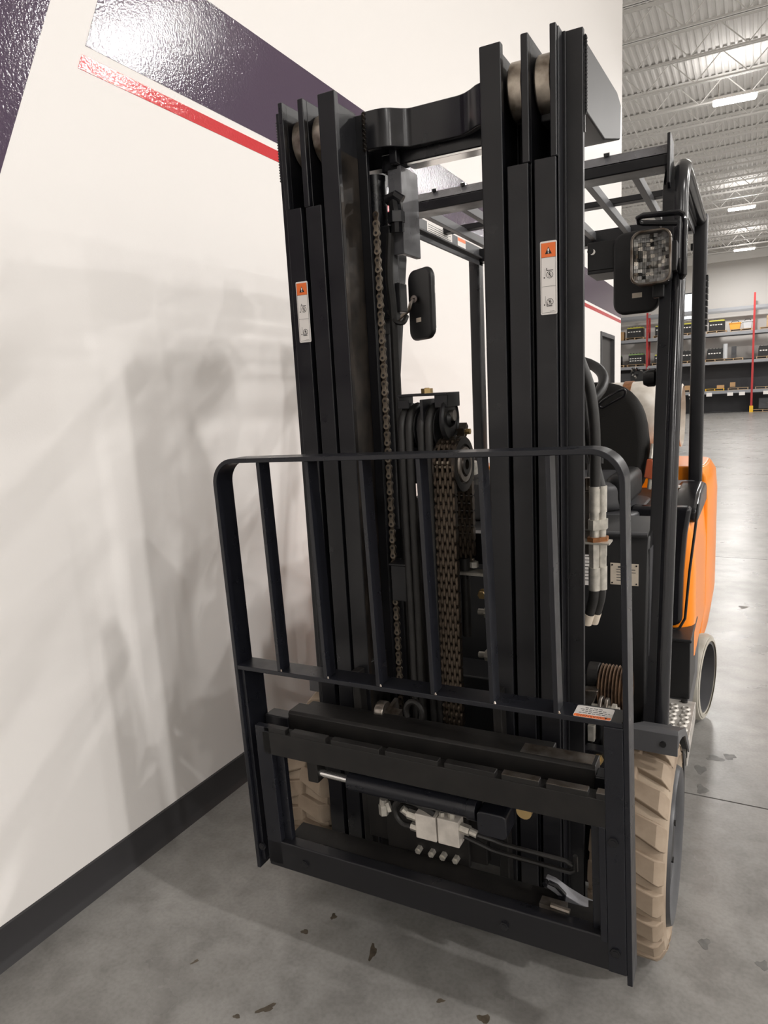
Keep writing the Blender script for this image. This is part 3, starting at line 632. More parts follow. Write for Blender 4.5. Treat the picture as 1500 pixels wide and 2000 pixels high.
# right-hand hose wheel end with its clamp
he = part('sheave_end_disc', MB().lathe([(0.015, 0.020), (0.050, 0.020), (0.052, 0.026), (0.048, 0.030), (0.046, 0.026), (0.020, 0.026), (0.015, 0.034)], (0.0, 0.250, 1.352), 'x', 36), 'plastic', fc, FM)
part('pivot_pin', MB().cyl((0.015, 0.250, 1.360), (0.038, 0.250, 1.360), 0.013, 14), 'steel', he, FM)
cl_ = part('hose_clamp', MB().plate([(0.250, 1.300), (0.262, 1.293), (0.278, 1.297), (0.288, 1.312), (0.284, 1.326), (0.296, 1.322), (0.305, 1.338), (0.312, 1.330), (0.305, 1.312), (0.296, 1.306)], 0.026, 0.046, 0.003, 'x'), 'steel', fc, FM)
part('clamp_bolt', MB().cyl((0.022, 0.305, 1.318), (0.054, 0.305, 1.318), 0.0075, 6), 'brass', cl_, FM)
for px_, pz_ in ((0.052, 0.860), (0.050, 0.745)):
    un2 = part('pipe_union', MB().cyl((px_, 0.33, pz_), (px_+0.018, 0.33, pz_+0.001), 0.008, 12).cyl((px_+0.018, 0.33, pz_+0.001), (px_+0.045, 0.33, pz_), 0.015, 6), 'zinc', FK, FM)
part('cap_bolt', MB().cyl((0.062, 0.34, 0.905), (0.062, 0.325, 0.905), 0.010, 6).lathe([(0.004, 0), (0.013, 0), (0.013, 0.003), (0.004, 0.003)], (0.062, 0.338, 0.905), 'y', 16), 'brass', FK, FM)
part('chain_stop', MB().box(-0.142, -0.100, 0.232, 0.268, 0.900, 0.992).box(-0.146, -0.096, 0.228, 0.272, 0.992, 0.998), 'black', FK, FM, bevel=0.002)
# hydraulic lines and unions on the right of the mast
lines = [((0.280, 0.365, 1.515), (0.305, 0.355, 1.46), (0.325, 0.350, 1.40), (0.336, 0.345, 1.31), (0.337, 0.344, 1.18)), ((0.280, 0.385, 1.47), (0.300, 0.38, 1.40), (0.313, 0.375, 1.31), (0.347, 0.358, 1.18)), ((0.296, 0.40, 1.45), (0.303, 0.40, 1.38), (0.300, 0.40, 1.30))]
for k, pts in enumerate(lines): part('mast_hose', MB().tube(sm(pts, 6), 0.012 if k < 2 else 0.008, 12), 'rubber', FK, FM)
for k, (hx, hy) in enumerate(((0.336, 0.343), (0.349, 0.356))):
    m_ = MB()
    for z0, z1, r, n_ in ((1.125, 1.185, 0.0125, 16), (1.105, 1.125, 0.0105, 16), (1.085, 1.108, 0.0155, 6), (1.062, 1.085, 0.0105, 12), (1.020, 1.056, 0.0135, 6), (0.995, 1.020, 0.0125, 6), (0.940, 0.995, 0.0135, 16)): m_.cyl((hx, hy, z0), (hx, hy, z1), r, n_)
    un = part('hose_union', m_, 'zinc', FK, FM)
    part('lock_nut', MB().cyl((hx, hy, 1.056), (hx, hy, 1.067), 0.0170, 6), 'rust', un, FM)
    part('hose_tail', MB().tube(sm([(hx, hy, 0.945), (hx-0.002, hy, 0.92), (hx-0.008, hy+0.004, 0.895), (hx-0.014, hy+0.008, 0.875)]), 0.0118, 12), 'rubber', un, FM)
    part('hose_ferrule', MB().cyl((hx-0.013, hy+0.007, 0.878), (hx-0.021, hy+0.012, 0.852), 0.0128, 14), 'tag', un, FM)
part('union_plate', MB().box(0.310, 0.372, 0.325, 0.37, 1.053, 1.057), 'zinc', FK, FM)
part('valve_spool', MB().box(0.300, 0.322, 0.36, 0.40, 1.08, 1.17).cyl((0.311, 0.38, 1.17), (0.311, 0.38, 1.20), 0.012, 8).cyl((0.300, 0.372, 1.15), (0.33, 0.372, 1.16), 0.008, 8).box(0.305, 0.33, 0.365, 0.39, 1.02, 1.075), 'steel', FK, FM, bevel=0.002)

# ---------------- load backrest
xl, xr, zb, zt, dp = -0.4595, 0.4835, 0.215, 1.2965, 0.060
def uloop(off):
    r = 0.062 - off
    return [(xl+off, zb)] + [(xl+0.062 + r*cos(radians(180-a)), zt-0.062 + r*sin(radians(a))) for a in range(0, 91, 9)] + [(xr-0.062 + r*sin(radians(a)), zt-0.062 + r*cos(radians(a))) for a in range(0, 91, 9)] + [(xr-off, zb)]
lb = part('load_backrest', MB().strip([Vector(q) for q in uloop(0)], [Vector(q) for q in uloop(0.0105)], 'y', 0.0, dp), 'guard', FK, FB, bevel=0.0015)
part('cross_bar', MB().box(xl+0.0105, xr-0.0105, 0.0, 0.058, 0.769, 0.780), 'guard', lb, FB, bevel=0.0015)
for bxx in (-0.3255, -0.192, -0.0535, 0.0795, 0.2115, 0.3425):
    part('guard_bar', MB().box(bxx, bxx+0.0095, 0.0005, 0.040, 0.780, 1.286), 'guard', lb, FB, bevel=0.0012)
wd = MB()
for a in (-0.3255, -0.192, -0.0535, 0.0795, 0.2115, 0.3425):
    for k in range(2): wd.cyl((a+0.0105+0.0018*k, 0.002, 0.780), (a+0.0098, 0.003, 0.7835+0.001*k), 0.0020, 8)
part('weld_spot', wd, 'steel', lb, FB)
wl_ = part('warning_label', MB().prism([(0.4150+a, 0.0265+b) for a, b in rrect(0.0710, 0.0480, 0.004)], 'z', 0.7800, 0.7808), 'paper', lb, FB, label='white and orange warning label lying on the cross bar')
part('label_band', MB().prism([(0.4150+a, 0.0075+b) for a, b in rrect(0.0690, 0.0105, 0.003)], 'z', 0.7808, 0.7811), 'lorange', wl_, FB)
T = Matrix.Translation((0.4090, 0.0076, 0.78115)) @ Matrix.Rotation(pi, 4, 'Z')
part('lettering', text_mb('WARNING', 0.0098).xf(T), 'ink', wl_, FB)
part('alert_triangle', MB().prism([(0.4435, 0.0115), (0.4375, 0.0115), (0.4405, 0.0040)], 'z', 0.7811, 0.78125), 'ink', wl_, FB)
m_ = MB()
for k, (a, b) in enumerate(((0.388, 0.441), (0.392, 0.445), (0.388, 0.437), (0.396, 0.430))):
    x_ = a
    while x_ < b:
        e_ = min(b, x_ + random.uniform(0.003, 0.009)); m_.box(x_, e_, 0.0185+k*0.0075, 0.0205+k*0.0075, 0.7808, 0.7810); x_ = e_ + 0.0018
part('fine_print', m_, 'ink', wl_, FB)

# ---------------- carriage and side shifter
ca = part('shift_frame', MB().box(-0.415, 0.4730, 0.0, 0.034, 0.236, 0.312), 'black', FK, FB, bevel=0.004)
m_ = MB(); m_.box(-0.3950, 0.4730, 0.0, 0.034, 0.553, 0.614)
x_ = -0.388
for a, b in ((-0.388, -0.322), (-0.306, -0.205), (-0.19, -0.06), (-0.045, 0.085), (0.10, 0.215), (0.2285, 0.308), (0.322, 0.405), (0.420, 0.470)): m_.box(a, b, 0.0, 0.020, 0.613, 0.626)
part('upper_bar', m_, 'dirty', ca, FB, bevel=0.002)
part('worn_top_edge', MB().box(0.2295, 0.307, 0.001, 0.019, 0.6255, 0.6268).box(0.323, 0.404, 0.001, 0.019, 0.6255, 0.6268).box(0.421, 0.469, 0.001, 0.019, 0.6255, 0.6268), 'steel', ca, FB)
part('side_plate', MB().box(-0.4490, -0.4380, 0.010, 0.085, 0.235, 0.765).box(-0.4150, -0.3700, 0.0, 0.018, 0.245, 0.626).box(-0.3950, -0.3480, 0.018, 0.034, 0.245, 0.60), 'guard', ca, FB, bevel=0.002)
part('side_plate', MB().box(0.4370, 0.4730, -0.001, 0.018, 0.236, 0.769).box(0.4230, 0.4370, -0.001, 0.018, 0.30, 0.556).box(0.4050, 0.4240, 0.018, 0.034, 0.30, 0.60), 'guard', ca, FB, bevel=0.002)
part('hook_bar', MB().prism([(0.058, 0.592), (0.058, 0.640), (0.064, 0.646), (0.110, 0.646), (0.110, 0.550), (0.090, 0.550), (0.090, 0.592)], 'x', -0.352, 0.408), 'dirty', ca, FB, bevel=0.002)
part('hook_worn_face', MB().box(0.250, 0.400, 0.067, 0.106, 0.6458, 0.6466), 'steel', ca, FB)
for a, b in ((-0.425, -0.352), (0.408, 0.440)): part('end_block', MB().box(a, b, 0.055, 0.095, 0.580, 0.628), 'black', ca, FB, bevel=0.003)
part('lower_hook', MB().prism([(0.034, 0.246), (0.034, 0.285), (0.060, 0.296), (0.110, 0.298), (0.110, 0.255)], 'x', -0.38, 0.42), 'dirty', ca, FB, bevel=0.003)
for a, z in ((0.4520, 0.53), (0.4520, 0.285), (-0.432, 0.285), (-0.30, 0.270), (0.22, 0.268)): part('frame_bolt', MB().cyl((a, 0.0, z), (a, -0.005, z), 0.0105, 6).cyl((a, -0.005, z), (a, -0.006, z), 0.006, 10), 'gloss', ca, FB)
ft = part('inner_carriage', MB().box(-0.18, 0.14, 0.125, 0.150, 0.30, 0.62).box(-0.33, 0.31, 0.112, 0.140, 0.520, 0.642).box(-0.12, 0.10, 0.112, 0.126, 0.290, 0.420), 'dirty', FK, FB, bevel=0.003)
for a in (-0.205, 0.165): part('carriage_plate', MB().box(a, a+0.022, 0.14, 0.30, 0.20, 0.74), 'dirty', ft, FB, bevel=0.003)
part('lifting_eye', MB().tube([(-0.023 + 0.021*cos(radians(a)), 0.118, 0.668 + 0.027*sin(radians(a))) for a in range(-30, 211, 15)], 0.0075, 10), 'dirty', ft, FB)
kr = part('chain_roller', MB().lathe([(0.008, -0.012), (0.024, -0.012), (0.026, -0.009), (0.026, 0.009), (0.024, 0.012), (0.008, 0.012)], (-0.128, 0.150, 0.640), 'x', 28), 'steel', ft, FB)
part('roller_bracket', MB().prism([(0.128, 0.600), (0.128, 0.640), (0.20, 0.655), (0.20, 0.600)], 'x', -0.118, -0.108).prism([(0.128, 0.600), (0.128, 0.628), (0.175, 0.640), (0.175, 0.600)], 'x', -0.11, -0.085), 'steel', kr, FB)
sc_ = part('side_shift_cylinder', MB().cyl((-0.185, 0.062, 0.490), (0.140, 0.062, 0.490), 0.0235, 28).cyl((0.128, 0.062, 0.490), (0.150, 0.062, 0.490), 0.0265, 28), 'guard', FK, FB, bevel=0.002)
part('cylinder_rod', MB().cyl((-0.275, 0.062, 0.492), (-0.185, 0.062, 0.490), 0.0095, 16), 'chrome', sc_, FB)
part('rod_mount', MB().box(-0.300, -0.270, 0.045, 0.085, 0.470, 0.545), 'dirty', sc_, FB, bevel=0.003)
part('cylinder_boss', MB().prism(rrect(0.068, 0.058, 0.012, 4, 0.190, 0.478), 'y', 0.030, 0.090), 'guard', sc_, FB, bevel=0.004)
part('boss_pin', MB().cyl((0.258, 0.050, 0.516), (0.258, 0.066, 0.516), 0.017, 16), 'brass', sc_, FB)
vb = part('valve_block', MB().box(-0.020, 0.0335, 0.076, 0.110, 0.366, 0.430), 'valve', FK, FB, bevel=0.002)
part('valve_half', MB().box(0.0375, 0.091, 0.076, 0.110, 0.366, 0.432), 'valve', vb, FB, bevel=0.002)
part('valve_fitting', MB().cyl((-0.020, 0.09, 0.412), (-0.045, 0.09, 0.415), 0.012, 6).cyl((-0.045, 0.09, 0.415), (-0.058, 0.085, 0.428), 0.009, 10).cyl((-0.020, 0.09, 0.382), (-0.038, 0.09, 0.384), 0.010, 6), 'zinc', vb, FB)
part('valve_fitting', MB().cyl((0.091, 0.09, 0.412), (0.115, 0.088, 0.410), 0.012, 6).cyl((0.115, 0.088, 0.410), (0.132, 0.088, 0.406), 0.009, 10).cyl((0.070, 0.09, 0.432), (0.070, 0.09, 0.447), 0.009, 6).cyl((0.046, 0.09, 0.432), (0.046, 0.09, 0.442), 0.008, 6).cyl((0.015, 0.09, 0.430), (0.015, 0.09, 0.440), 0.008, 6), 'zinc', vb, FB)
part('valve_hose', MB().tube(sm([(-0.038, 0.088, 0.384), (-0.060, 0.088, 0.385), (-0.078, 0.09, 0.402), (-0.078, 0.09, 0.43), (-0.05, 0.085, 0.455), (0.0, 0.08, 0.450), (0.03, 0.08, 0.438)]), 0.0075, 10), 'rubber', vb, FB)
part('steel_pipe', MB().tube([(0.132, 0.088, 0.404), (0.165, 0.10, 0.392), (0.19, 0.105, 0.384), (0.33, 0.105, 0.382), (0.345, 0.105, 0.375)], 0.0055, 8).tube([(0.10, 0.088, 0.392), (0.16, 0.10, 0.366), (0.19, 0.105, 0.360), (0.34, 0.105, 0.357), (0.352, 0.105, 0.365), (0.352, 0.105, 0.40)], 0.0055, 8), 'dirty', vb, FB)
part('elbow_fitting', MB().cyl((-0.112, 0.09, 0.398), (-0.112, 0.09, 0.425), 0.0125, 6).cyl((-0.112, 0.09, 0.425), (-0.110, 0.09, 0.440), 0.010, 10).cyl((-0.095, 0.09, 0.41), (-0.102, 0.09, 0.432), 0.008, 6), 'zinc', ft, FB)
for a in (-0.030, 0.005, 0.035, 0.068): part('stud_bolt', MB().cyl((a, 0.112, 0.312), (a, 0.098, 0.312), 0.0085, 6).cyl((a, 0.098, 0.312), (a, 0.094, 0.312), 0.005, 8), 'zinc', ft, FB)
part('sway_link', MB().strip([Vector(q) for q in [(0.285, 0.332), (0.305, 0.328), (0.335, 0.312), (0.365, 0.300), (0.420, 0.290)]], [Vector(q) for q in [(0.292, 0.318), (0.310, 0.309), (0.337, 0.291), (0.365, 0.279), (0.420, 0.268)]], 'y', 0.085, 0.115), 'linksteel', ft, FB, bevel=0.003)
part('link_clip', MB().tube([(0.298, 0.08, 0.338), (0.315, 0.08, 0.334), (0.332, 0.08, 0.318), (0.330, 0.08, 0.306), (0.318, 0.08, 0.306)], 0.005, 8).cyl((0.292, 0.082, 0.338), (0.292, 0.07, 0.338), 0.006, 8), 'gloss', ft, FB)
part('adjuster', MB().box(0.29, 0.345, 0.03, 0.055, 0.312, 0.322).cyl((0.315, 0.03, 0.325), (0.355, 0.03, 0.322), 0.006, 8), 'steel', ca, FB)

# ---------------- wheels
def tyre(xc, yc, R, wd, rim, side, steer=False, name='front_wheel', yaw=0):
    """solid tyre with two staggered rows of lugs, painted steel disc; side = +1 when the disc faces +x"""
    h = wd/2; YW = Matrix.Translation((xc, yc, 0)) @ Matrix.Rotation(radians(yaw), 4, 'Z') @ Matrix.Translation((-xc, -yc, 0))
    t_ = part(name, MB().lathe([(rim, -h+0.010), (rim+0.02, -h+0.002), (R*0.80, -h), (R*0.915, -h+0.006), (R*0.945, -h+0.018), (R*0.945, h-0.018), (R*0.915, h-0.006), (R*0.80, h), (rim+0.02, h-0.002), (rim, h-0.010)], (xc, yc, R), 'x', 56), 'tyre' if not steer else 'oldtyre', FK, YW, label='cream non-marking tyre' if not steer else 'pale grey steered rear tyre')
    if not steer:
        nl = 22; me = {}
        for sgn in (-1, 1):
            m_ = MB(); a0, a1, sk = 0.085, 0.085, 0.10
            pr = [(-h+0.000, R*0.885), (-h+0.012, R*0.972), (-h+0.022, R), (0.006, R), (0.012, R*0.94), (-h+0.02, R*0.93)]
            vs = []
            for e_ in (-1, 1):
                for u, r in pr:
                    uu = u if sgn < 0 else -u
                    f_ = (u + h)/h; ang = e_*(0.098 - 0.030*max(0, f_ - 0.75)*4*0.5) + sk*f_*1.15
                    ang *= 1.0; ang = ang + (0 if r > R*0.98 else e_*0.012)
                    vs.append((uu, r*sin(ang), r*cos(ang)))
            n = len(pr); m_.add(vs, [list(range(n)), list(range(2*n-1, n-1, -1))] + [(i, n+i, n+(i+1) % n, (i+1) % n) for i in range(n)])
            me[sgn] = m_.mesh('tread_lug', 'tyre')
        for k in range(nl):
            for sgn in (-1, 1):
                o = link('tread_lug', me[sgn], t_)
                o.matrix_world = Matrix.Translation((xc, yc, R)) @ Matrix.Rotation(2*pi*(k + (0.5 if sgn > 0 else 0))/nl, 4, 'X'); bev(o, 0.004, 2)
    q = side
    if steer: pr = [(0.001, q*(h-0.062)), (rim*0.34, q*(h-0.062)), (rim*0.42, q*(h-0.078)), (rim*0.62, q*(h-0.082)), (rim*0.90, q*(h-0.062)), (rim*0.95, q*(h-0.006)), (rim*1.0, q*(h-0.006)), (rim*1.0, -q*(h-0.02)), (0.001, -q*(h-0.02))]
    else: pr = [(0.001, q*(h-0.035)), (rim*0.36, q*(h-0.035)), (rim*0.38, q*(h-0.018)), (rim*0.55, q*(h-0.012)), (rim*0.80, q*(h-0.012)), (rim*0.86, q*(h+0.000)), (rim*0.97, q*(h+0.006)), (rim*1.0, q*(h-0.006)), (rim*1.0, -q*(h-0.02)), (0.001, -q*(h-0.02))]
    d_ = part('wheel_disc', MB().lathe(pr, (xc, yc, R), 'x', 48, closed=False), 'wheel' if not steer else 'plasticgrey', t_, YW)
    for k in range(6):
        a = 2*pi*k/6; c = (yc + rim*0.47*cos(a), R + rim*0.47*sin(a)); dd = h-0.016 if not steer else h-0.08
        part('lug_nut', MB().cyl((xc+q*dd, *c), (xc+q*(dd+0.010), *c), 0.0075, 6), 'dirty', d_, YW)
    b_ = MB().cyl((xc+q*(h-0.08), yc, R), (xc+q*(h-0.006 if not steer else h-0.035), yc, R), rim*0.25, 24)
    part('hub_cap', b_, 'plastic' if not steer else 'wheel', d_, YW, bevel=0.004)
    return t_
RT, YC = 0.268, 0.440
tyre(0.4320, YC, RT, 0.170, 0.190, 1); tyre(-0.4450, YC, RT, 0.170, 0.190, -1)
for sx in (-1, 1): tyre(sx*0.458, 1.790, 0.192, 0.140, 0.148, sx, True, 'rear_wheel', -9)

# ---------------- chassis, fenders, step
ch = part('chassis', MB().box(-0.33, 0.33, 0.47, 0.62, 0.13, 0.62).box(-0.30, 0.30, 0.60, 2.05, 0.14, 0.56).box(-0.36, 0.36, 0.42, 0.52, 0.26, 0.40), 'plastic', FK, bevel=0.006)
part('drive_axle', MB().cyl((-0.36, YC, RT), (0.345, YC, RT), 0.070, 24).cyl((0.30, YC, RT), (0.344, YC, RT), 0.140, 28).cyl((-0.359, YC, RT), (-0.31, YC, RT), 0.140, 28), 'dirty', ch, bevel=0.004)
for s in (-1, 1):
    x0, x1 = (0.425, 0.528) if s > 0 else (-0.490, -0.400)
    path = [(0.328, 0.562), (0.330, 0.612), (0.342, 0.614), (0.38, 0.598), (0.45, 0.568), (0.55, 0.526), (0.64, 0.460), (0.715, 0.392)]
    f_ = part('fender', MB().plate(path, x0, x1, 0.008, 'x'), 'greymetal', FK, bevel=0.002, sharp=50)
    rim_o = [(y, z - 0.004) for y, z in path[2:]]; rim_i = [(0.342, 0.575), (0.38, 0.575), (0.45, 0.552), (0.545, 0.511), (0.628, 0.447), (0.708, 0.384)]
    part('fender_rim', MB().strip([Vector(q) for q in rim_o], [Vector(q) for q in rim_i], 'x', (x1-0.004) if s > 0 else x0, x1 if s > 0 else x0+0.004), 'greymetal', f_)
    part('mud_flap', MB().prism([(0.63, 0.425), (0.70, 0.380), (0.71, 0.20), (0.695, 0.16), (0.685, 0.20), (0.665, 0.37)], 'x', x0+0.012, x1-0.010), 'plastic', f_, bevel=0.002)
    part('fender_bolt', MB().cyl(((x0+x1)/2+0.02, 0.326, 0.588), ((x0+x1)/2+0.02, 0.320, 0.588), 0.007, 12), 'plastic', f_)
    # step with raised punched holes
    sx0, sx1 = (0.440, 0.523) if s > 0 else (-0.530, -0.447)
    st_ = part('step', MB().box(sx0, sx1, 0.715, 1.035, 0.388, 0.396).box(sx0, sx1, 0.715, 0.722, 0.36, 0.392).box((sx1-0.006) if s > 0 else sx0, sx1 if s > 0 else sx0+0.006, 0.715, 1.035, 0.335, 0.394), 'tread', FK, bevel=0.002)
    hm = MB().lathe([(0.0145, 0.0), (0.0115, 0.0045), (0.0085, 0.0055), (0.0070, 0.0045), (0.0060, 0.0005)], (0, 0, 0), 'z', 14).mesh('punched_hole', 'tread')
    for i in range(9):
        for j in range(2):
            o = link('punched_hole', hm, st_); o.location = (sx0 + 0.022 + j*0.036 + (0.004 if i % 2 else 0), 0.742 + i*0.030 - 0.012*j, 0.396)
    part('step_bolt', MB().cyl((sx0+0.05, 1.020, 0.396), (sx0+0.05, 1.020, 0.403), 0.010, 14), 'dirty', st_)
    bxm = MB()
    if s > 0: bxm.box(0.425, 0.503, 1.045, 1.30, 0.395, 0.590).box(0.425, 0.507, 1.035, 1.31, 0.590, 0.602)
    else: bxm.box(-0.512, -0.43, 1.045, 1.30, 0.395, 0.602)
    part('side_box', bxm, 'plastic', FK, bevel=0.004)
    # sill that closes the body side under the orange panels
    part('side_sill', MB().prism([(1.05, 0.27), (1.05, 0.42), (1.34, 0.47), (2.15, 0.47), (2.15, 0.40), (2.05, 0.48), (1.60, 0.48), (1.52, 0.30)], 'x', s*0.40, s*0.498), 'greymetal', FK, bevel=0.004)

# ---------------- cowl and cockpit
co = part('cowl', MB().prism([(0.600, 0.56), (0.600, 0.70), (0.640, 0.98), (0.660, 1.012), (0.720, 1.022), (0.93, 1.022), (0.93, 0.40), (0.70, 0.40)], 'x', -0.432, 0.424), 'plastic', FK, bevel=0.008)
part('floor_plate', MB().box(-0.44, 0.44, 0.70, 1.14, 0.40, 0.43), 'plastic', co)
part('cowl_trim', MB().cyl((0.10, 0.648, 1.018), (0.418, 0.648, 1.018), 0.006, 10).cyl((-0.42, 0.648, 1.018), (-0.10, 0.648, 1.018), 0.006, 10), 'greymetal', co)
dash = part('dashboard', MB().prism([(0.72, 1.02), (0.78, 1.13), (0.88, 1.17), (1.02, 1.10), (1.02, 1.02)], 'x', -0.25, 0.19), 'plastic', FK, bevel=0.02, seg=3)
part('dash_trim', MB().box(-0.22, -0.06, 0.765, 0.775, 1.06, 1.075).cyl((-0.14, 0.83, 1.16), (-0.14, 0.82, 1.20), 0.014, 12).cyl((-0.19, 0.85, 1.165), (-0.19, 0.84, 1.21), 0.010, 12).box(-0.20, -0.08, 0.74, 0.752, 1.03, 1.045), 'zinc', dash)
for k in range(4): part('control_lever', MB().tube([(0.16+0.03*k, 0.84, 1.05), (0.162+0.03*k, 0.86, 1.20)], 0.005, 8).cyl((0.162+0.03*k, 0.858, 1.19), (0.163+0.03*k, 0.863, 1.235), 0.012, 12, 0.010), 'plastic', dash)
def plate_on_cowl(x0, x1, y_, z0, z1, lab, mt, rows):
    o = part('data_plate', MB().box(x0, x1, y_-0.0020, y_, z0, z1), mt, co, label=lab)
    m_ = MB()
    for k in range(rows):
        zz = z1 - 0.008 - k*(z1-z0-0.014)/rows; a = x0 + 0.006
        if k == 0: m_.box(x0+0.02, x1-0.02, y_-0.0024, y_-0.0018, zz-0.0045, zz); continue
        b = x1 - 0.006 - random.uniform(0, 0.012)
        if mt == 'tag': a = x0 + 0.016
        m_.box(a, b, y_-0.0024, y_-0.0018, zz-0.0018, zz)
    part('plate_print', m_, 'ink' if mt == 'paper' else 'plasticgrey', o)
    r_ = MB()
    for a in (x0+0.005, x1-0.005):
        for b in (z0+0.005, z1-0.005): r_.cyl((a, y_-0.002, b), (a, y_-0.004, b), 0.0022, 8)
    part('rivet', r_, 'dirty', o)
fY = lambda z: 0.60 + 0.04*(z-0.70)/0.28
plate_on_cowl(0.3255, 0.3985, 0.626, 0.880, 0.940, 'cream riveted data plate', 'tag', 6)
plate_on_cowl(0.2300, 0.3040, 0.626, 0.872, 0.972, 'white printed capacity chart', 'paper', 9)
part('pillar_edge_cap', MB().box(0.4235, 0.4265, 0.64, 0.70, 0.55, 0.98), 'greymetal', co)
hp = part('tilt_mount', MB().cyl((0.300, 0.46, 0.672), (0.330, 0.46, 0.672), 0.040, 24).cyl((0.33, 0.46, 0.66), (0.40, 0.46, 0.66), 0.040, 24), 'dirty', FK, bevel=0.004)
cm = MB()
for k in range(9): cm.lathe([(0.050, -0.0045), (0.060, 0.0), (0.050, 0.0045)], (0.334+0.0085*k, 0.455, 0.652), 'x', 28)
part('coil_boot', cm, 'boot', hp)
part('mount_clamp', MB().prism([(0.300, 0.618), (0.322, 0.618), (0.338, 0.668), (0.300, 0.664)], 'y', 0.385, 0.42), 'steel', hp, bevel=0.003)
part('mount_clamp', MB().lathe([(0.012, -0.004), (0.030, -0.004), (0.030, 0.004), (0.012, 0.004)], (0.352, 0.352, 0.640), 'x', 24).lathe([(0.012, -0.004), (0.028, -0.004), (0.028, 0.004), (0.012, 0.004)], (0.366, 0.350, 0.640), 'x', 24), 'steel', hp, bevel=0.002)
part('clamp_bolt', MB().cyl((0.330, 0.352, 0.640), (0.395, 0.350, 0.640), 0.009, 12).cyl((0.378, 0.350, 0.640), (0.388, 0.350, 0.640), 0.016, 6), 'zinc', hp)
part('mount_lug', MB().box(0.319, 0.336, 0.35, 0.37, 0.548, 0.590), 'zinc', hp, bevel=0.002)
part('mount_lug', MB().box(0.357, 0.371, 0.35, 0.37, 0.545, 0.590), 'zinc', hp, bevel=0.002)
part('lug_pin', MB().cyl((0.327, 0.36, 0.50), (0.327, 0.36, 0.55), 0.004, 8).cyl((0.364, 0.36, 0.50), (0.364, 0.36, 0.55), 0.004, 8), 'dirty', hp)
part('mount_bracket', MB().box(0.320, 0.400, 0.30, 0.335, 0.470, 0.553), 'black', hp, bevel=0.003)
part('bracket_bolt', MB().cyl((0.3555, 0.300, 0.534), (0.3555, 0.290, 0.534), 0.0125, 6).cyl((0.3555, 0.290, 0.534), (0.3555, 0.284, 0.534), 0.007, 10), 'brass', hp)
sw = part('steering_wheel', MB().tube([Matrix.Translation((0.065, 0.98, 1.425)) @ Matrix.Rotation(radians(32), 4, 'X') @ Vector((0.175*cos(2*pi*k/36), 0.175*sin(2*pi*k/36), 0)) for k in range(36)], 0.0165, 12, True), 'plastic', FK)
SWM = Matrix.Translation((0.065, 0.98, 1.425)) @ Matrix.Rotation(radians(32), 4, 'X')
for a in (90, 210, 330): part('wheel_spoke', MB().tube([(0, 0, -0.015), (0.09*cos(radians(a)), 0.09*sin(radians(a)), -0.012), (0.17*cos(radians(a)), 0.17*sin(radians(a)), 0)], [0.02, 0.013, 0.010], 10).xf(SWM), 'plastic', sw)
part('wheel_hub', MB().cyl((0, 0, -0.03), (0, 0, 0.01), 0.045, 24).xf(SWM), 'plastic', sw, bevel=0.004)
part('spinner_knob', MB().cyl((-0.15, -0.08, 0.01), (-0.15, -0.08, 0.05), 0.016, 14).xf(SWM), 'plastic', sw)
part('steering_column', MB().tube([SWM @ Vector((0, 0, -0.02)), (0.05, 0.90, 1.28), (0.03, 0.83, 1.10)], 0.035, 16), 'plastic', sw)

# ---------------- seat
sb_ = [(0.27*(abs(cos(a))**0.62)*(1 if cos(a) > 0 else -1), 0.0) for a in (0,)]
prof = []
for k in range(40):
    a = 2*pi*k/40; ca_, sa_ = cos(a), sin(a)
    u = 0.285*(abs(ca_)**0.55)*(1 if ca_ >= 0 else -1); v = 0.245*(abs(sa_)**0.62)*(1 if sa_ >= 0 else -1)
    prof.append((0.025 + u*(1 - 0.10*max(0, v)/0.245), v + 1.205))
rot = Matrix.Translation((0, 1.50, 1.0)) @ Matrix.Rotation(radians(-10), 4, 'X') @ Matrix.Translation((0, -1.50, -1.0))
se = part('seat', MB().prism(prof, 'y', 1.455, 1.575).xf(rot), 'seat', FK, bevel=0.038, seg=4, sharp=60)
cu = [(0.025 + a, 1.285 + b) for a, b in rrect(0.54, 0.48, 0.10, 6)]
part('seat_cushion', MB().prism(cu, 'z', 1.005, 1.105), 'plasticgrey', se, bevel=0.032, seg=4, sharp=60)
part('side_bolster', MB().prism(rrect(0.080, 0.32, 0.035, 6, 0.268, 1.24), 'z', 1.02, 1.128), 'plastic', se, bevel=0.028, seg=3, sharp=60)
part('side_bolster', MB().prism(rrect(0.080, 0.32, 0.035, 6, -0.222, 1.24), 'z', 1.02, 1.128), 'plastic', se, bevel=0.028, seg=3, sharp=60)
part('seat_pan', MB().prism([(0.025 + a, 1.27 + b) for a, b in rrect(0.62, 0.52, 0.12, 6)], 'z', 0.965, 1.005), 'plasticgrey', se, bevel=0.012, seg=3, sharp=60)
part('seat_rail', MB().box(-0.20, -0.16, 1.05, 1.52, 0.93, 0.968).box(0.21, 0.25, 1.05, 1.52, 0.93, 0.968), 'steel', se)
part('belt_buckle', MB().prism([(0.305, 1.075), (0.345, 1.065), (0.335, 1.145), (0.315, 1.145)], 'y', 1.47, 1.495).xf(Matrix.Translation((-0.005, 0, 0))), 'belt', se, bevel=0.004)
part('buckle_stalk', MB().cyl((0.318, 1.485, 1.03), (0.322, 1.485, 1.07), 0.008, 10).cyl((0.325, 1.485, 1.145), (0.33, 1.50, 1.20), 0.010, 10), 'zinc', se)
part('belt_reel', MB().lathe([(0.004, -0.02), (0.055, -0.02), (0.055, 0.02), (0.004, 0.02)], (0.350, 1.56, 1.17), 'x', 28), 'plasticgrey', se, bevel=0.004)
